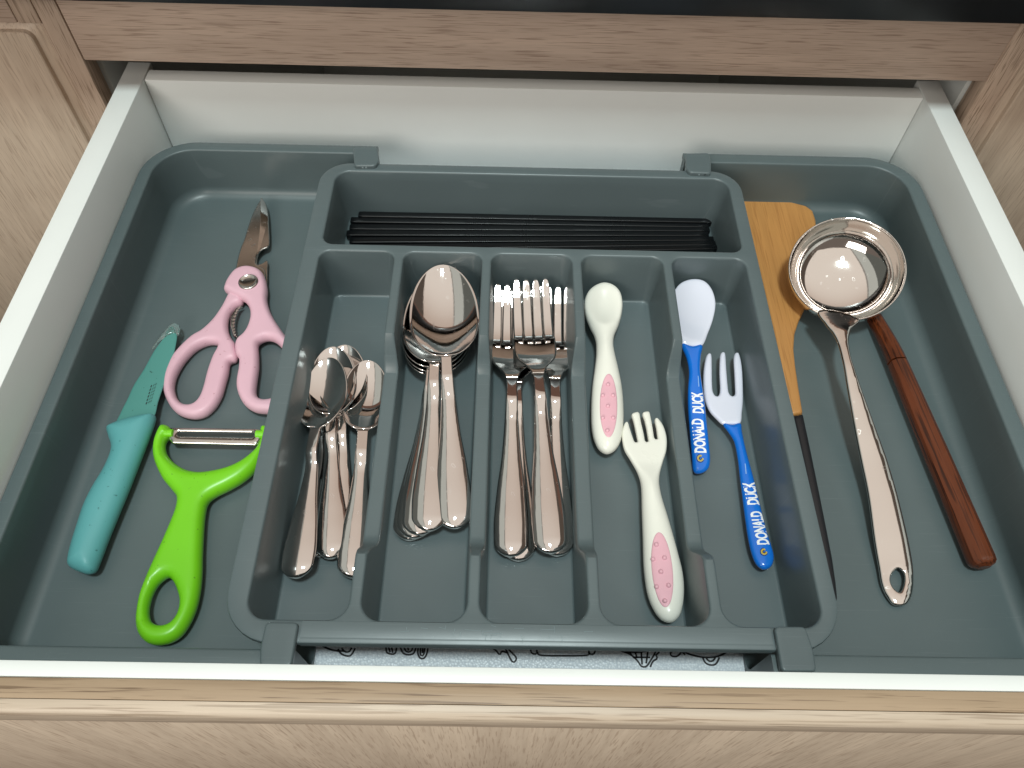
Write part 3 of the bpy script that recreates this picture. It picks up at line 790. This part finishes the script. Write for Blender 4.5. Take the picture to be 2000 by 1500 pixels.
# fine grip rings cut round the middle of the shaft
def grip_mesh(L):
    ms = []
    for i in range(58):
        s = L*(.32) + i*.00125; a = .0025 - .0005*s/L + .00004
        rg = []
        for ds in (0, .0006):
            rg.append(np.array([(s+ds, a*cx*.93 if abs(cx) > abs(cy) else a*cx, a*cy + .0025) for cx, cy in ((1, .8), (.8, 1), (-.8, 1), (-1, .8), (-1, -.8), (-.8, -1), (.8, -1), (1, -.8))]))
        ms.append(loft(rg))
    return join(ms)
gm = grip_mesh(Lc)
cg = 'black chopsticks laid side by side in the back compartment'
ordn = ['rearmost black chopstick against the back wall of the long compartment', 'second black chopstick from the back, reaching furthest right', 'third black chopstick from the back of the row', 'fourth black chopstick from the back of the row',
        'fifth black chopstick from the back, its left end furthest left', 'sixth black chopstick from the back of the row', 'seventh black chopstick from the back, its left half hidden by the tray partition', 'black chopstick nearest the spoons, only its right end clear of the partition']
ce = [((689, 404), (1374, 420)), ((700, 418), (1388, 430)), ((685, 431), (1368, 441)), ((683, 445), (1369, 449)), ((677, 457), (1368, 458)), ((683, 471), (1381, 467)), ((683, 485), (1379, 476)), ((684, 496), (1382, 484))]
cp = None
for i, (e, t) in enumerate(ce):
    if cp is None:
        o = cp = empty('chopstick', (0, 0, 0)); tag(o, ordn[0], 'chopstick', cg)
        link('shaft', cm, M['black'], o, True, 45, world=False); link('grip_ridges', gm, M['black'], o, False, world=False)
    else: o = copy_thing(cp, ordn[i])
    h = 1.196 if i < 2 else 1.203
    a, b = on(*e, h), on(*t, h); o.location = (a[0], a[1], zz(H_FLOOR_C) + (.0014 if i < 2 else .0003))
    o.rotation_euler = (0, 0, math.atan2(b[1]-a[1], b[0]-a[0]))

# ================================================================== things in the left side tray
def P2(pxs, h):
    f = h if callable(h) else (lambda py: h)
    return np.array([on(x, y, f(y))[:2] for x, y in pxs])
def incl(pa, pb, ha, hb):
    """a utensil lying on a slope between two places: its height for a picture row, and for a y"""
    f = lambda py: float(np.interp(py, [pa[1], pb[1]], [ha, hb]))
    ya, yb = on(*pa, ha)[1], on(*pb, hb)[1]
    g = lambda x, y: np.interp(-y, [-ya, -yb], [zz(ha), zz(hb)]) if ya > yb else np.interp(y, [ya, yb], [zz(ha), zz(hb)])
    return f, g
ZS = zz(H_FLOOR_S)
# --- scissors
hS = 1.203
sc = empty('kitchen_scissors', (*on(483, 545, hS)[:2], ZS)); tag(sc, 'closed kitchen scissors with pink speckled handles and steel blades, left side of the tray', 'scissors')
zS = zz(hS)
Bf = [(511.5,392),(519,398),(524,414),(526.5,450),(526,481),(514,489),(506,496),(501,505),(500,515),(506,521),(516,527),(519,540),(517,552),(498,560),(468,552),(459,536),(462,522),(466,503),(472,483),(478,468),(490,430),(503,402)]
me = plate(P2(Bf, hS), up=.0006, dn=.0006, rad=.0009, zmid=lambda x, y: zS + .0006 + 0*x, sp=.0007, grid=.002)
bf = link('blade', me, M['steel2'], sc, True, 30)
# hollow-ground edge: a lighter bevel plate along the right of the front blade
Bb = [(512,394),(518.5,400),(523.5,415),(526,450),(525.5,480),(514,487.5),(507,494),(503,500),(507,470),(510,440),(511,415)]
gx = on(512, 440, hS)[0]
link('ground_edge', plate(P2(Bb, hS), up=.0001, dn=.0004, rad=.0003, zmid=lambda x, y: zS + .0021 - .30*(x - gx), sp=.0007, grid=.002), M['steel3'], sc, True, 30)
Br = [(513,398),(517,402),(521,430),(520,470),(505,500),(503,517),(512,516),(523,510),(523,530),(521,560),(500,566),(480,560),(484,500),(497,440)]
link('blade', plate(P2(Br, hS+.006), up=.0006, dn=.0006, rad=.0009, zmid=lambda x, y: zS - .0014 + 0*x, sp=.0008, grid=.002), M['steel2'], sc, True, 30)
L_out = [(445,577),(437,593),(430,605),(415,626),(395,645),(375,657),(355,675),(337,696),(325,720),(319,742),(320,766),(330,789),(344,805),(361,813),(383,815),(404,808),(421,792),(433,771),(440,748),(446,726),(449,708),(460,703),(464,694),(461,680),(459,670),(452,661),(446,646),(445,628),(450,611),(461,598),(472,592),(476,580),(470,566),(455,560)]
L_hole = [(424,671),(405,670),(382,681),(361,703),(346,728),(340,750),(342,768),(349,782),(361,790),(377,789),(389,777),(397,757),(405,726),(415,698),(424,681)]
link('handle', plate(P2(L_out, hS), [P2(L_hole, hS)], up=.0042, dn=.0042, rad=.0031, zmid=lambda x, y: zS - .0010 + 0*x, sp=.0010, grid=.0022), M['pink'], sc)
R_out = [(442,573),(441,563),(447,550),(458,536),(470,529),(485,526),(502,529),(514,537),(521,552),(524,570),(523,588),(527,606),(536,626),(549,646),(562,664),(580,688),(592,715),(596,745),(590,775),(575,797),(552,809),(525,809),(499,806),(479,793),(467,771),(464,750),(468,725),(469,706),(463,696),(461,681),(465,668),(477,657),(486,642),(491,622),(489,606),(481,593),(470,587)]
R_hole = [(506,677),(514,669),(526,666),(540,671),(555,686),(567,706),(572,732),(570,757),(558,776),(534,783),(517,785),(506,780),(502,768),(504,745),(507,722),(507,700)]
link('handle', plate(P2(R_out, hS), [P2(R_hole, hS)], up=.0044, dn=.0042, rad=.0031, zmid=lambda x, y: zS + .0012 + 0*x, sp=.0010, grid=.0022), M['pink'], sc)
# rivet: recessed steel cap with ring
cx, cy, _ = on(483, 546, 1.176)
ang = np.linspace(0, 2*math.pi, 40, endpoint=False)
rg = [np.c_[cx + r*np.cos(ang), cy + r*np.sin(ang), np.full(40, zS + .0012 + z)] for r, z in ((.0060, .0030), (.0060, .0050), (.0057, .0054), (.0053, .0055), (.0049, .0052), (.0030, .0049), (.0004, .0048))]
link('rivet', loft(rg), M['steel2'], sc, True, 40)
# toothed jaw inside the opening
tj = []
for i, (x, y) in enumerate(catmull([(472,596),(464,606),(459,620),(457,636),(459,650),(462,660)], False, 5)):
    tj.append((x + (3.2 if i % 2 else 0), y))
jaw = tj + [(455,655),(449,636),(450,616),(460,601)]
link('toothed_jaw', plate(P2(jaw, hS), up=.0012, dn=.0012, rad=.0006, zmid=lambda x, y: zS - .001 + 0*x, sp=.0004, grid=.0015, smooth=False), M['steel2'], sc, True, 30)

# --- knife
hK = 1.196; zK = zz(hK)
kn = empty('paring_knife', (*on(236, 900, hK)[:2], ZS)); tag(kn, 'paring knife with teal blade and turquoise handle, leftmost in the tray', 'knife')
Kb = [(337,639),(343,646),(346,656),(344,672),(339,694),(331,720),(320,752),(309,785),(300,815),(270,835),(228,832),(236,806),(249,780),(262,752),(281,722),(301,686),(320,660),(330,643)]
kb = plate(P2(Kb, hK), up=.0006, dn=.0006, rad=.0012, zmid=lambda x, y: zK + 0*x, sp=.0012, grid=.003)
blade = link('blade', kb, M['tealb'], kn, True, 30)
Kg = [(338,632),(346,633),(352,640),(351,652),(346,657),(343,652),(330,656),(312,668),(300,684),(297,682),(310,662),(326,642)]
link('tip_guard', plate(P2(Kg, hK), up=.0011, dn=.0011, rad=.0012, zmid=lambda x, y: zK + .0003 + 0*x, sp=.001, grid=.002), M['clear'], kn)
Kh = [(228,827),(210,837),(212,852),(218,872),(215,891),(202,920),(181,955),(164,990),(151,1029),(139,1068),(133,1096),(136,1107),(153,1116),(171,1121),(185,1116),(194,1100),(213,1050),(236,994),(255,948),(273,902),(291,856),(304,818),(301,811),(284,812),(255,818)]
link('handle', plate(P2(Kh, hK), up=.0068, dn=.0066, rad=.0085, zmid=lambda x, y: zK + 0*x, sp=.0012, grid=.0022, rings=(.03, .1, .22, .4, .62, .85, 1.0)), M['teal'], kn)
mk = []
for i, (dx, ln2) in enumerate(((0, 26), (5, 20), (9, 24))):
    for k in range(6):
        a = (286 + dx + k*3.4*.55, 791 - k*6.6 - i*2); 
        if k*4 > ln2: continue
        q0, q1 = on(a[0], a[1], hK)[:2], on(a[0] + 2.2, a[1] - 4.2, hK)[:2]
        mk.append(ribbon([q0, (q0+q1)/2, q1], .00022 if i else .0005, zK + .00085))
link('printed_mark', join(mk), M['print_k'], kn, False)

# --- peeler
hP = 1.200; zP = zz(hP)
pe = empty('vegetable_peeler', (*on(380, 1000, hP)[:2], ZS)); tag(pe, 'bright lime green Y-shaped peeler with steel blade below the pink scissors', 'peeler')
Po = [(317,833),(308,845),(301,866),(300,888),(306,910),(319,936),(336,957),(346,972),(344,994),(334,1021),(320,1054),(305,1087),(288,1125),(274,1163),(267,1202),(268,1227),(276,1245),(291,1257),(312,1260),(334,1255),(355,1241),(372,1216),(384,1188),(391,1158),(395,1121),(396,1082),(398,1040),(401,1005),(407,982),(422,969),(450,955),(478,938),(501,917),(517,893),(527,867),(530,846),(526,836),(514,834),(509,841),(510,853),(508,866),(496,883),(472,902),(446,914),(418,921),(390,924),(364,919),(341,905),(327,888),(323,871),(326,859),(334,853),(336,843),(330,834)]
Ph = [(327,1128),(308,1143),(296,1167),(291,1194),(296,1214),(312,1222),(332,1218),(346,1202),(352,1178),(348,1156),(339,1136)]
link('handle', plate(P2(Po, hP), [P2(Ph, hP)], up=.0054, dn=.0056, rad=.0050, zmid=lambda x, y: zP + 0*x, sp=.0010, grid=.002, rings=(.03, .1, .22, .4, .65, 1.0)), M['green'], pe)
Pb = [(334,838),(500,840),(512,842),(512,862),(503,873),(338,869),(331,860)]
Pbh = [(352,846),(494,848),(497,853),(494,858),(352,855),(348,851)]
link('blade', plate(P2(Pb, hP), [P2(Pbh, hP)], up=.0016, dn=.0005, rad=.0028, zmid=lambda x, y: zP + .0010 + 0*x, sp=.0008, grid=.002, smooth=False), M['steel2'], pe)
for a in ((331, 850), (512, 852)):
    c = on(*a, hP); rg = []
    for s_, r_ in ((-.003, .0012), (-.0026, .0022), (.0026, .0022), (.003, .0012)):
        rg.append(np.array([(c[0] + s_, c[1] + r_*math.cos(t), zP + .0022 + r_*math.sin(t)) for t in np.linspace(0, 2*math.pi, 14, endpoint=False)]))
    link('blade_pivot', loft(rg), M['green'], pe, True, 40)

# ================================================================== right side tray
# --- ladle
hLr = 1.119
c1 = on(1653.5, 524, hLr); rad = plen((1549, 533), (1758, 520), hLr, hLr)/2
print('ladle radius', rad)
la = empty('soup_ladle', (c1[0], c1[1], ZS)); tag(la, 'polished steel ladle resting on the wooden utensils in the right side tray', 'ladle')
zr_ = zz(hLr); dep = zr_ - ZS - .0008
dep = .0235; nn = 2/2.6
prof = []
for t in np.linspace(0, 1, 44):                     # outside from rim to bottom
    a_ = t*math.pi/2; prof.append((rad*max(math.cos(a_), 0)**nn if t < 1 else 0, -dep*math.sin(a_)**nn if t > 0 else 0))
prof.insert(1, (rad, -.0008)); rin = rad - .0011
inner = [(rad - .0002, .0005), (rad - .0006, .0006), (rad - .0010, .0003)]
for t in np.linspace(0.02, 1, 48):
    a_ = t*math.pi/2; inner.append((rin*max(math.cos(a_), 0)**nn if t < 1 else 0, -(dep - .0010)*math.sin(a_)**nn))
profile = prof[::-1] + inner
NR = 96; an = np.linspace(0, 2*math.pi, NR, endpoint=False)
av = np.array([c1[0], c1[1]]); av /= np.linalg.norm(av)
tilt = np.array(Matrix.Rotation(math.radians(23.0), 3, Vector((av[1], -av[0], 0))))
dep = .0215
rings = []
for r_, z_ in profile:
    r_ = max(r_, .00005)
    rings.append(np.c_[r_*np.cos(an), r_*np.sin(an), np.full(NR, z_)] @ tilt.T + np.array([c1[0], c1[1], zr_]))
link('bowl', loft(rings), M['steel3'], la, True, 60)
hd_px = [((1600,606),(1676,622)), ((1612,634),(1663,642)), ((1626,652),(1658,659)), ((1636,672),(1658,675)), ((1645,705),(1664,706)), ((1655,762),(1681,758)), ((1668,835),(1706,828)), ((1682,905),(1731,897)), ((1695,970),(1752,966)), ((1706,1052),(1772,1048)), ((1715,1106),(1782,1102)), ((1721,1142),(1784,1140)), ((1733,1168),(1780,1166)), ((1748,1183),(1770,1181))]
hh = [1.145, 1.144, 1.143, 1.143, 1.144, 1.153, 1.168, 1.182, 1.192, 1.203, 1.210, 1.213, 1.214, 1.214]
left = [on(*a, h)[:2] for (a, b), h in zip(hd_px, hh)]; right = [on(*b, h)[:2] for (a, b), h in zip(hd_px, hh)]
ys = np.array([(l[1] + r[1])/2 for l, r in zip(left, right)])[::-1]; zs = np.array([zz(h) for h in hh])[::-1]
out = left + right[::-1]
hole = P2([(1752,1112),(1741,1121),(1738,1134),(1744,1149),(1756,1158),(1763,1148),(1766,1132),(1762,1118)], 1.211)
xsn = np.array([(l[0] + r[0])/2 for l, r in zip(left, right)])[::-1]; wsn = np.array([abs(r[0] - l[0])/2 for l, r in zip(left, right)])[::-1]
def lz(x, y):
    z = pch(ys, zs, np.clip(y, ys[0], ys[-1])); xc = np.interp(y, ys, xsn); ww = np.interp(y, ys, wsn)
    v = np.clip(np.abs(x - xc)/(ww + 1e-6), 0, 1); return z + .0011*(1 - v*v)*np.clip(ww/.006, 0, 1)
link('handle', plate(np.array(out), [hole], up=.0009, dn=.0009, rad=.0010, zmid=lz, sp=.0010, grid=.0016, rings=(.1, .4, 1.0)), M['steel3'], la)

# --- spatula
hW = 1.213; zW = zz(hW)
sx = empty('wooden_spatula', (*on(1540, 600, hW)[:2], ZS)); tag(sx, 'light wooden spatula with black handle end, half under the tray centre and the ladle', 'spatula')
Wb_ = [(1434,392),(1462,389),(1500,391),(1540,397),(1572,405),(1586,415),(1592,432),(1595,470),(1596,520),(1588,565),(1574,600),(1560,628),(1551,655),(1549,684),(1552,714),(1559,762),(1567,810),(1543,814),(1531,770),(1520,710),(1508,650),(1490,570),(1468,480),(1450,420)]
link('blade', plate(P2(Wb_, hW), up=.0022, dn=.0022, rad=.0016, zmid=lambda x, y: zW + 0*x, sp=.0015, grid=.004, smooth=False), M['beech'], sx, True, 40)
Wh_ = [(1543,815),(1567,811),(1580,872),(1596,950),(1612,1030),(1624,1092),(1631,1140),(1634,1170),(1628,1186),(1616,1184),(1604,1130),(1584,1020),(1562,905)]
link('handle', plate(P2(Wh_, hW), up=.0030, dn=.0022, rad=.0030, zmid=lambda x, y: zW + .0002 + 0*x, sp=.0014, grid=.003, smooth=False), M['blackh'], sx, True, 40)

# --- dark wooden handle
hB = 1.196
a = on(1924, 1103, hB); b = on(1670, 500, 1.185)
wd = empty('wooden_cooking_spoon', (a[0], a[1], ZS), math.atan2(b[1]-a[1], b[0]-a[0]))
tag(wd, 'dark reddish brown wooden utensil whose head lies under the ladle, rightmost in the tray', 'utensil')
Lw = math.hypot(b[0]-a[0], b[1]-a[1])
def oct_ring(s, w_, t_, zc, bev=.52):
    p = []
    for sx_, sy_, flip in ((1, 1, 0), (-1, 1, 1), (-1, -1, 0), (1, -1, 1)):
        q = [(w_*sx_, t_*(1-bev*1.2)*sy_), (w_*(1-bev*.12)*sx_, t_*(1 - bev*.75)*sy_), (w_*(1-bev)*sx_, t_*sy_)]
        if flip: q = q[::-1]
        p += [(s, y, zc + z) for y, z in q]
    return np.array(p)
st = [(-.001, .45), (.0002, .80), (.0018, .97), (.004, 1.0)] + [(x, 1.0) for x in np.linspace(.02, Lw*.60, 14)]
rings = []
for s_, f in st:
    w0 = float(np.interp(s_, [0, Lw*.3, Lw*.6], [.0064, .0060, .0050])); t0 = float(np.interp(s_, [0, Lw*.6], [.0054, .0048]))
    rings.append(oct_ring(s_, w0*f, t0*f, .0064 + .002*s_/Lw))
k1 = len(rings)
link('handle', loft(rings), M['rosewood'], wd, True, 26, world=False)
rings = []
for s_ in np.linspace(Lw*.605, Lw*.90, 12):
    rings.append(oct_ring(s_, float(np.interp(s_, [Lw*.6, Lw*.9], [.0050, .0040])), float(np.interp(s_, [Lw*.6, Lw*.9], [.0048, .0026])), .0076 - .0050*sstep(Lw*.62, Lw*.88, s_)))
link('neck', loft(rings), M['rosewood'], wd, True, 26, world=False)

# ================================================================== children's cutlery
HCF = H_FLOOR_C
def plate_dished(outline, h, bowl_c, bowl_r, depth, up, dn, rad, zm, **kw):
    """outline plate whose upper face is dished round bowl_c"""
    def dish(x, y, d):
        r2 = ((x - bowl_c[0])/bowl_r[0])**2 + ((y - bowl_c[1])/bowl_r[1])**2
        return -depth*np.clip(1 - r2, 0, 1)**1.2
    return plate(outline, up=up, dn=dn, rad=rad, zmid=zm, dish=dish, **kw)
def dots(pts, h, z, parent, mat, r=.0011):
    for x, y in pts:
        c = on(x, y, h); rg = []
        for k in range(4):
            t = math.pi/2*k/3; rg.append(np.array([(c[0] + r*math.cos(t)*math.cos(q) if k < 3 else c[0] + 1e-5*math.cos(q), c[1] + (r*math.cos(t) if k < 3 else 1e-5)*math.sin(q), z + r*.75*math.sin(t)) for q in np.linspace(0, 2*math.pi, 12, endpoint=False)]))
        me = loft(rg); me.transform(Matrix.Translation(-Vector(parent['_w'])))
        o = link('grip_dot', me, mat, None, True, 60); o.parent = parent
# white spoon
hA = 1.188; zA = zz(hA); hAf, zAf = incl((1180, 554), (1186, 760), 1.158, 1.188)
ws = empty('baby_spoon', (*on(1187, 780, hA)[:2], zz(HCF))); tag(ws, 'cream white baby spoon with pink dotted grip, standing above the matching fork', 'spoon')
Wo = [(1178,554),(1160,560),(1147,573),(1141,592),(1143,615),(1151,637),(1160,655),(1164,672),(1164,695),(1161,722),(1156,760),(1154,800),(1155,835),(1160,860),(1170,878),(1186,886),(1202,879),(1212,862),(1217,835),(1218,800),(1215,760),(1208,722),(1201,692),(1198,672),(1200,655),(1208,636),(1214,615),(1216,592),(1211,572),(1197,559)]
bc = on(1178, 598, hAf(598))
A_ = plate_dished(P2(Wo, hAf), hA, bc[:2], (.0110, .0160), .0046, .0052, .0050, .0070, zAf, sp=.001, grid=.0018, rings=(.05, .12, .25, .45, .7, 1.0))
link('body', A_, M['cream'], ws)
def grip(root, outline_px, h, zt, body_me, dotpx):
    me = plate(P2(outline_px, h), up=.0003, dn=.0003, rad=.0008, zmid=lambda x, y: zt + 0*x, sp=.0008, grid=.0016)
    loc = Vector(root.location)
    tmp = body_me.copy(); tmp.transform(Matrix.Translation(loc))
    b = bmesh.new(); b.from_mesh(tmp); bv = BVHTree.FromBMesh(b); b.free()
    for v in me.vertices:
        r = bv.ray_cast(Vector((v.co.x, v.co.y, 2)), Vector((0, 0, -1)))
        v.co.z = (r[0].z if r[0] else zt) + (v.co.z - zt) + .0001
    g = link('grip_pad', me, M['rose'], root)
    for x, y in dotpx:
        c = on(x, y, h - .012); r = bv.ray_cast(Vector((c[0], c[1], 2)), Vector((0, 0, -1))); zt2 = r[0].z if r[0] else zt
        rg = []; R_ = .00118
        for k in range(4):
            t = math.pi/2*k/3; rk = R_*math.cos(t) if k < 3 else 1e-5
            rg.append(np.array([(c[0] + rk*math.cos(q), c[1] + rk*math.sin(q), zt2 + .0005 + R_*.9*math.sin(t)) for q in np.linspace(0, 2*math.pi, 14, endpoint=False)]))
        m2 = loft(rg); m2.transform(Matrix.Translation(-loc)); o = link('grip_dot', m2, M['rose'], None, True, 60); o.parent = g
def ell(cx, cy, a, b, rot=0, n=20):
    t = np.linspace(0, 2*math.pi, n, endpoint=False); x = a*np.cos(t); y = b*np.sin(t); c, s = math.cos(rot), math.sin(rot)
    return [(cx + c*i - s*j, cy + s*i + c*j) for i, j in zip(x, y)]
grip(ws, ell(1188, 796, 17, 61), hA - .012, zA + .005, A_, [(1188,748),(1178,769),(1198,769),(1188,790),(1178,813),(1198,813),(1187,838)])
# white fork
hA2 = 1.188
wf = empty('baby_fork', (*on(1290, 1050, hA2)[:2], zz(HCF))); tag(wf, 'cream white baby fork with pink dotted grip, nearest the front of its compartment', 'fork')
def slot(cx0, cy0, cx1, cy1, w_): return None
Fo = [(1214,850),(1217,834),(1221,826),(1226,826),(1230,838),(1234,851),(1239,865),(1243,866),(1244,862),(1240,840),(1236,822),(1233,812),(1236,808),(1245,806),(1249,809),(1252,826),(1257,848),(1260,864),(1264,865),(1265,861),(1262,840),(1258,822),(1254,810),(1257,806),(1265,805),(1269,808),(1272,822),(1275,840),(1278,858),(1282,860),(1283,856),(1281,838),(1278,822),(1281,817),(1287,821),(1296,835),(1302,857),(1301,882),(1294,905),(1288,928),(1287,948),(1292,974),(1303,1008),(1314,1045),(1325,1085),(1333,1118),(1336,1150),(1334,1180),(1327,1204),(1312,1216),(1294,1212),(1278,1194),(1264,1160),(1257,1110),(1255,1052),(1253,1000),(1251,952),(1244,926),(1230,900),(1218,878)]
def fork_vary(x, y):
    t = sstep(on(1270, 965, hA2)[1], on(1270, 905, hA2)[1], y); return 1 - .62*t, 1 - .80*t
fb = plate(P2(Fo, hA2), up=.0052, dn=.0048, rad=.0068, vary=fork_vary, zmid=lambda x, y: zz(hA2) + .0012*np.exp(-((y - on(1270,930,hA2)[1])/.02)**2), sp=.0008, grid=.0016, rings=(.05, .12, .25, .45, .7, 1.0))
link('body', fb, M['cream'], wf)
grip(wf, ell(1292.5, 1115, 20, 73, -.10), hA2 - .012, zz(hA2) + .005, fb, [(1283,1061),(1277,1089),(1299,1087),(1292,1114),(1284,1143),(1307,1141),(1300,1171)])

# blue spoon
hC = 1.198; zC = zz(hC)
bs = empty('child_spoon', (*on(1360, 740, hC)[:2], zz(HCF))); tag(bs, 'child spoon with blue lettered handle and pale lilac bowl against the last divider', 'spoon')
Bo = [(1331,672),(1322,652),(1313,620),(1311,590),(1318,566),(1332,551),(1354,545),(1376,550),(1391,567),(1398,592),(1394,620),(1384,648),(1372,674),(1352,677)]
hCf, zCf = incl((1354, 545), (1367, 925), 1.142, 1.203)
bc = on(1356, 604, hCf(604))
link('bowl', plate_dished(P2(Bo, hCf), hC, bc[:2], (.0150, .0225), .0034, .0016, .0030, .0030, zCf, sp=.001, grid=.0018), M['lilac'], bs)
Bh = [(1331,671),(1352,676),(1372,673),(1369,695),(1368,724),(1372,755),(1377,790),(1381,830),(1385,870),(1387,900),(1382,917),(1367,925),(1354,920),(1351,890),(1347,840),(1344,795),(1344,760),(1346,724),(1341,698)]
hb = plate(P2(Bh, hCf), up=.0022, dn=.0022, rad=.0028, zmid=zCf, sp=.001, grid=.0018)
hbt = hb.copy(); link('handle', hb, M['blue'], bs)
# blue fork
bk = empty('child_fork', (*on(1430, 850, hC)[:2], zz(HCF))); tag(bk, 'child fork with three lilac tines and blue lettered handle, right of the matching spoon', 'fork')
Ko = [(1411,831),(1398,820),(1384,804),(1375,782),(1372,755),(1372,730),(1375,708),(1379,699),(1384,697),(1387,702),(1388,725),(1389,750),(1391,768),(1397,777),(1403,774),(1405,762),(1403,735),(1403,708),(1405,697),(1411,695),(1414,700),(1416,725),(1419,752),(1422,770),(1428,777),(1434,773),(1434,760),(1432,735),(1430,710),(1432,698),(1437,696),(1441,700),(1446,722),(1449,755),(1450,785),(1448,808),(1445,829),(1428,832)]
link('head', plate(P2(Ko, hC), up=.0016, dn=.0016, rad=.0016, zmid=lambda x, y: zC + .001 + .0022*sstep(on(1400,790,hC)[1], on(1400,700,hC)[1], y), sp=.0008, grid=.0018), M['lilac'], bk)
Kh2 = [(1411,830),(1428,832),(1445,829),(1448,845),(1452,865),(1458,890),(1464,912),(1472,942),(1480,975),(1488,1008),(1496,1040),(1505,1068),(1510,1090),(1505,1108),(1490,1114),(1476,1104),(1467,1084),(1460,1055),(1454,1015),(1449,975),(1444,935),(1440,900),(1433,865),(1422,846)]
hk = plate(P2(Kh2, hC), up=.0022, dn=.0022, rad=.0028, zmid=lambda x, y: zC + .001 + 0*x, sp=.001, grid=.0018)
hkt = hk.copy(); link('handle', hk, M['blue'], bk)
def letter(root, target, words, mark, fine, h):
    for body, a, b, sz in words:
        A, B = on(*a, h), on(*b, h); c = (A + B)/2; ang = math.atan2(B[1]-A[1], B[0]-A[0])
        ln_ = math.hypot(*(B-A)[:2])
        me = text_mesh(body, sz, (0, 0, 0), 0, bold=.00030, spacing=.95)
        xs_ = [v.co.x for v in me.vertices]; k = ln_/(max(xs_) - min(xs_)); ymid = (max(v.co.y for v in me.vertices) + min(v.co.y for v in me.vertices))/2
        me.transform(Matrix.Translation(Vector((c[0], c[1], 0))) @ Matrix.Rotation(ang, 4, 'Z') @ Matrix.Diagonal((k, 1, 1, 1)) @ Matrix.Translation(Vector((-(max(xs_)+min(xs_))/2, -ymid, 0))))
        drape(me, [target]); link('printed_lettering', me, M['print_w'], root, False)
    (mx, my) = mark
    for k, (rr_, mat, w_, span) in enumerate(((5.0, 'print_y', .0009, (0, 5.2)), (7.5, 'print_k', .0003, (.5, 4.6)), (2.5, 'print_k', .0004, (0, 5)))):
        P = [on(mx + rr_*math.cos(t), my + rr_*math.sin(t), h)[:2] for t in np.linspace(*span, 12)]
        me = ribbon(np.array(P), w_, 0); drape(me, [target], .00012 + .00004*k); link('printed_emblem', me, M[mat], root, False)
    P = [on(*p, h)[:2] for p in fine]; me = ribbon(np.array(P), .0005, 0); drape(me, [target]); link('fine_print', me, M['print_t'], root, False)
hT = hC - .010
letter(bs, hbt, [('DONALD', (1369, 883), (1360, 822), .0084), ('DUCK', (1362, 812), (1358, 774), .0084)], (1369, 893), [(1361,765),(1360,757),(1359,746)], hT)
letter(bk, hkt, [('DONALD', (1491, 1064), (1476, 999), .0084), ('DUCK', (1472, 986), (1462, 941), .0084)], (1492, 1078), [(1457,926),(1456,916),(1455,906)], hT)

for o in bpy.data.objects:
    if '_w' in o: del o['_w']
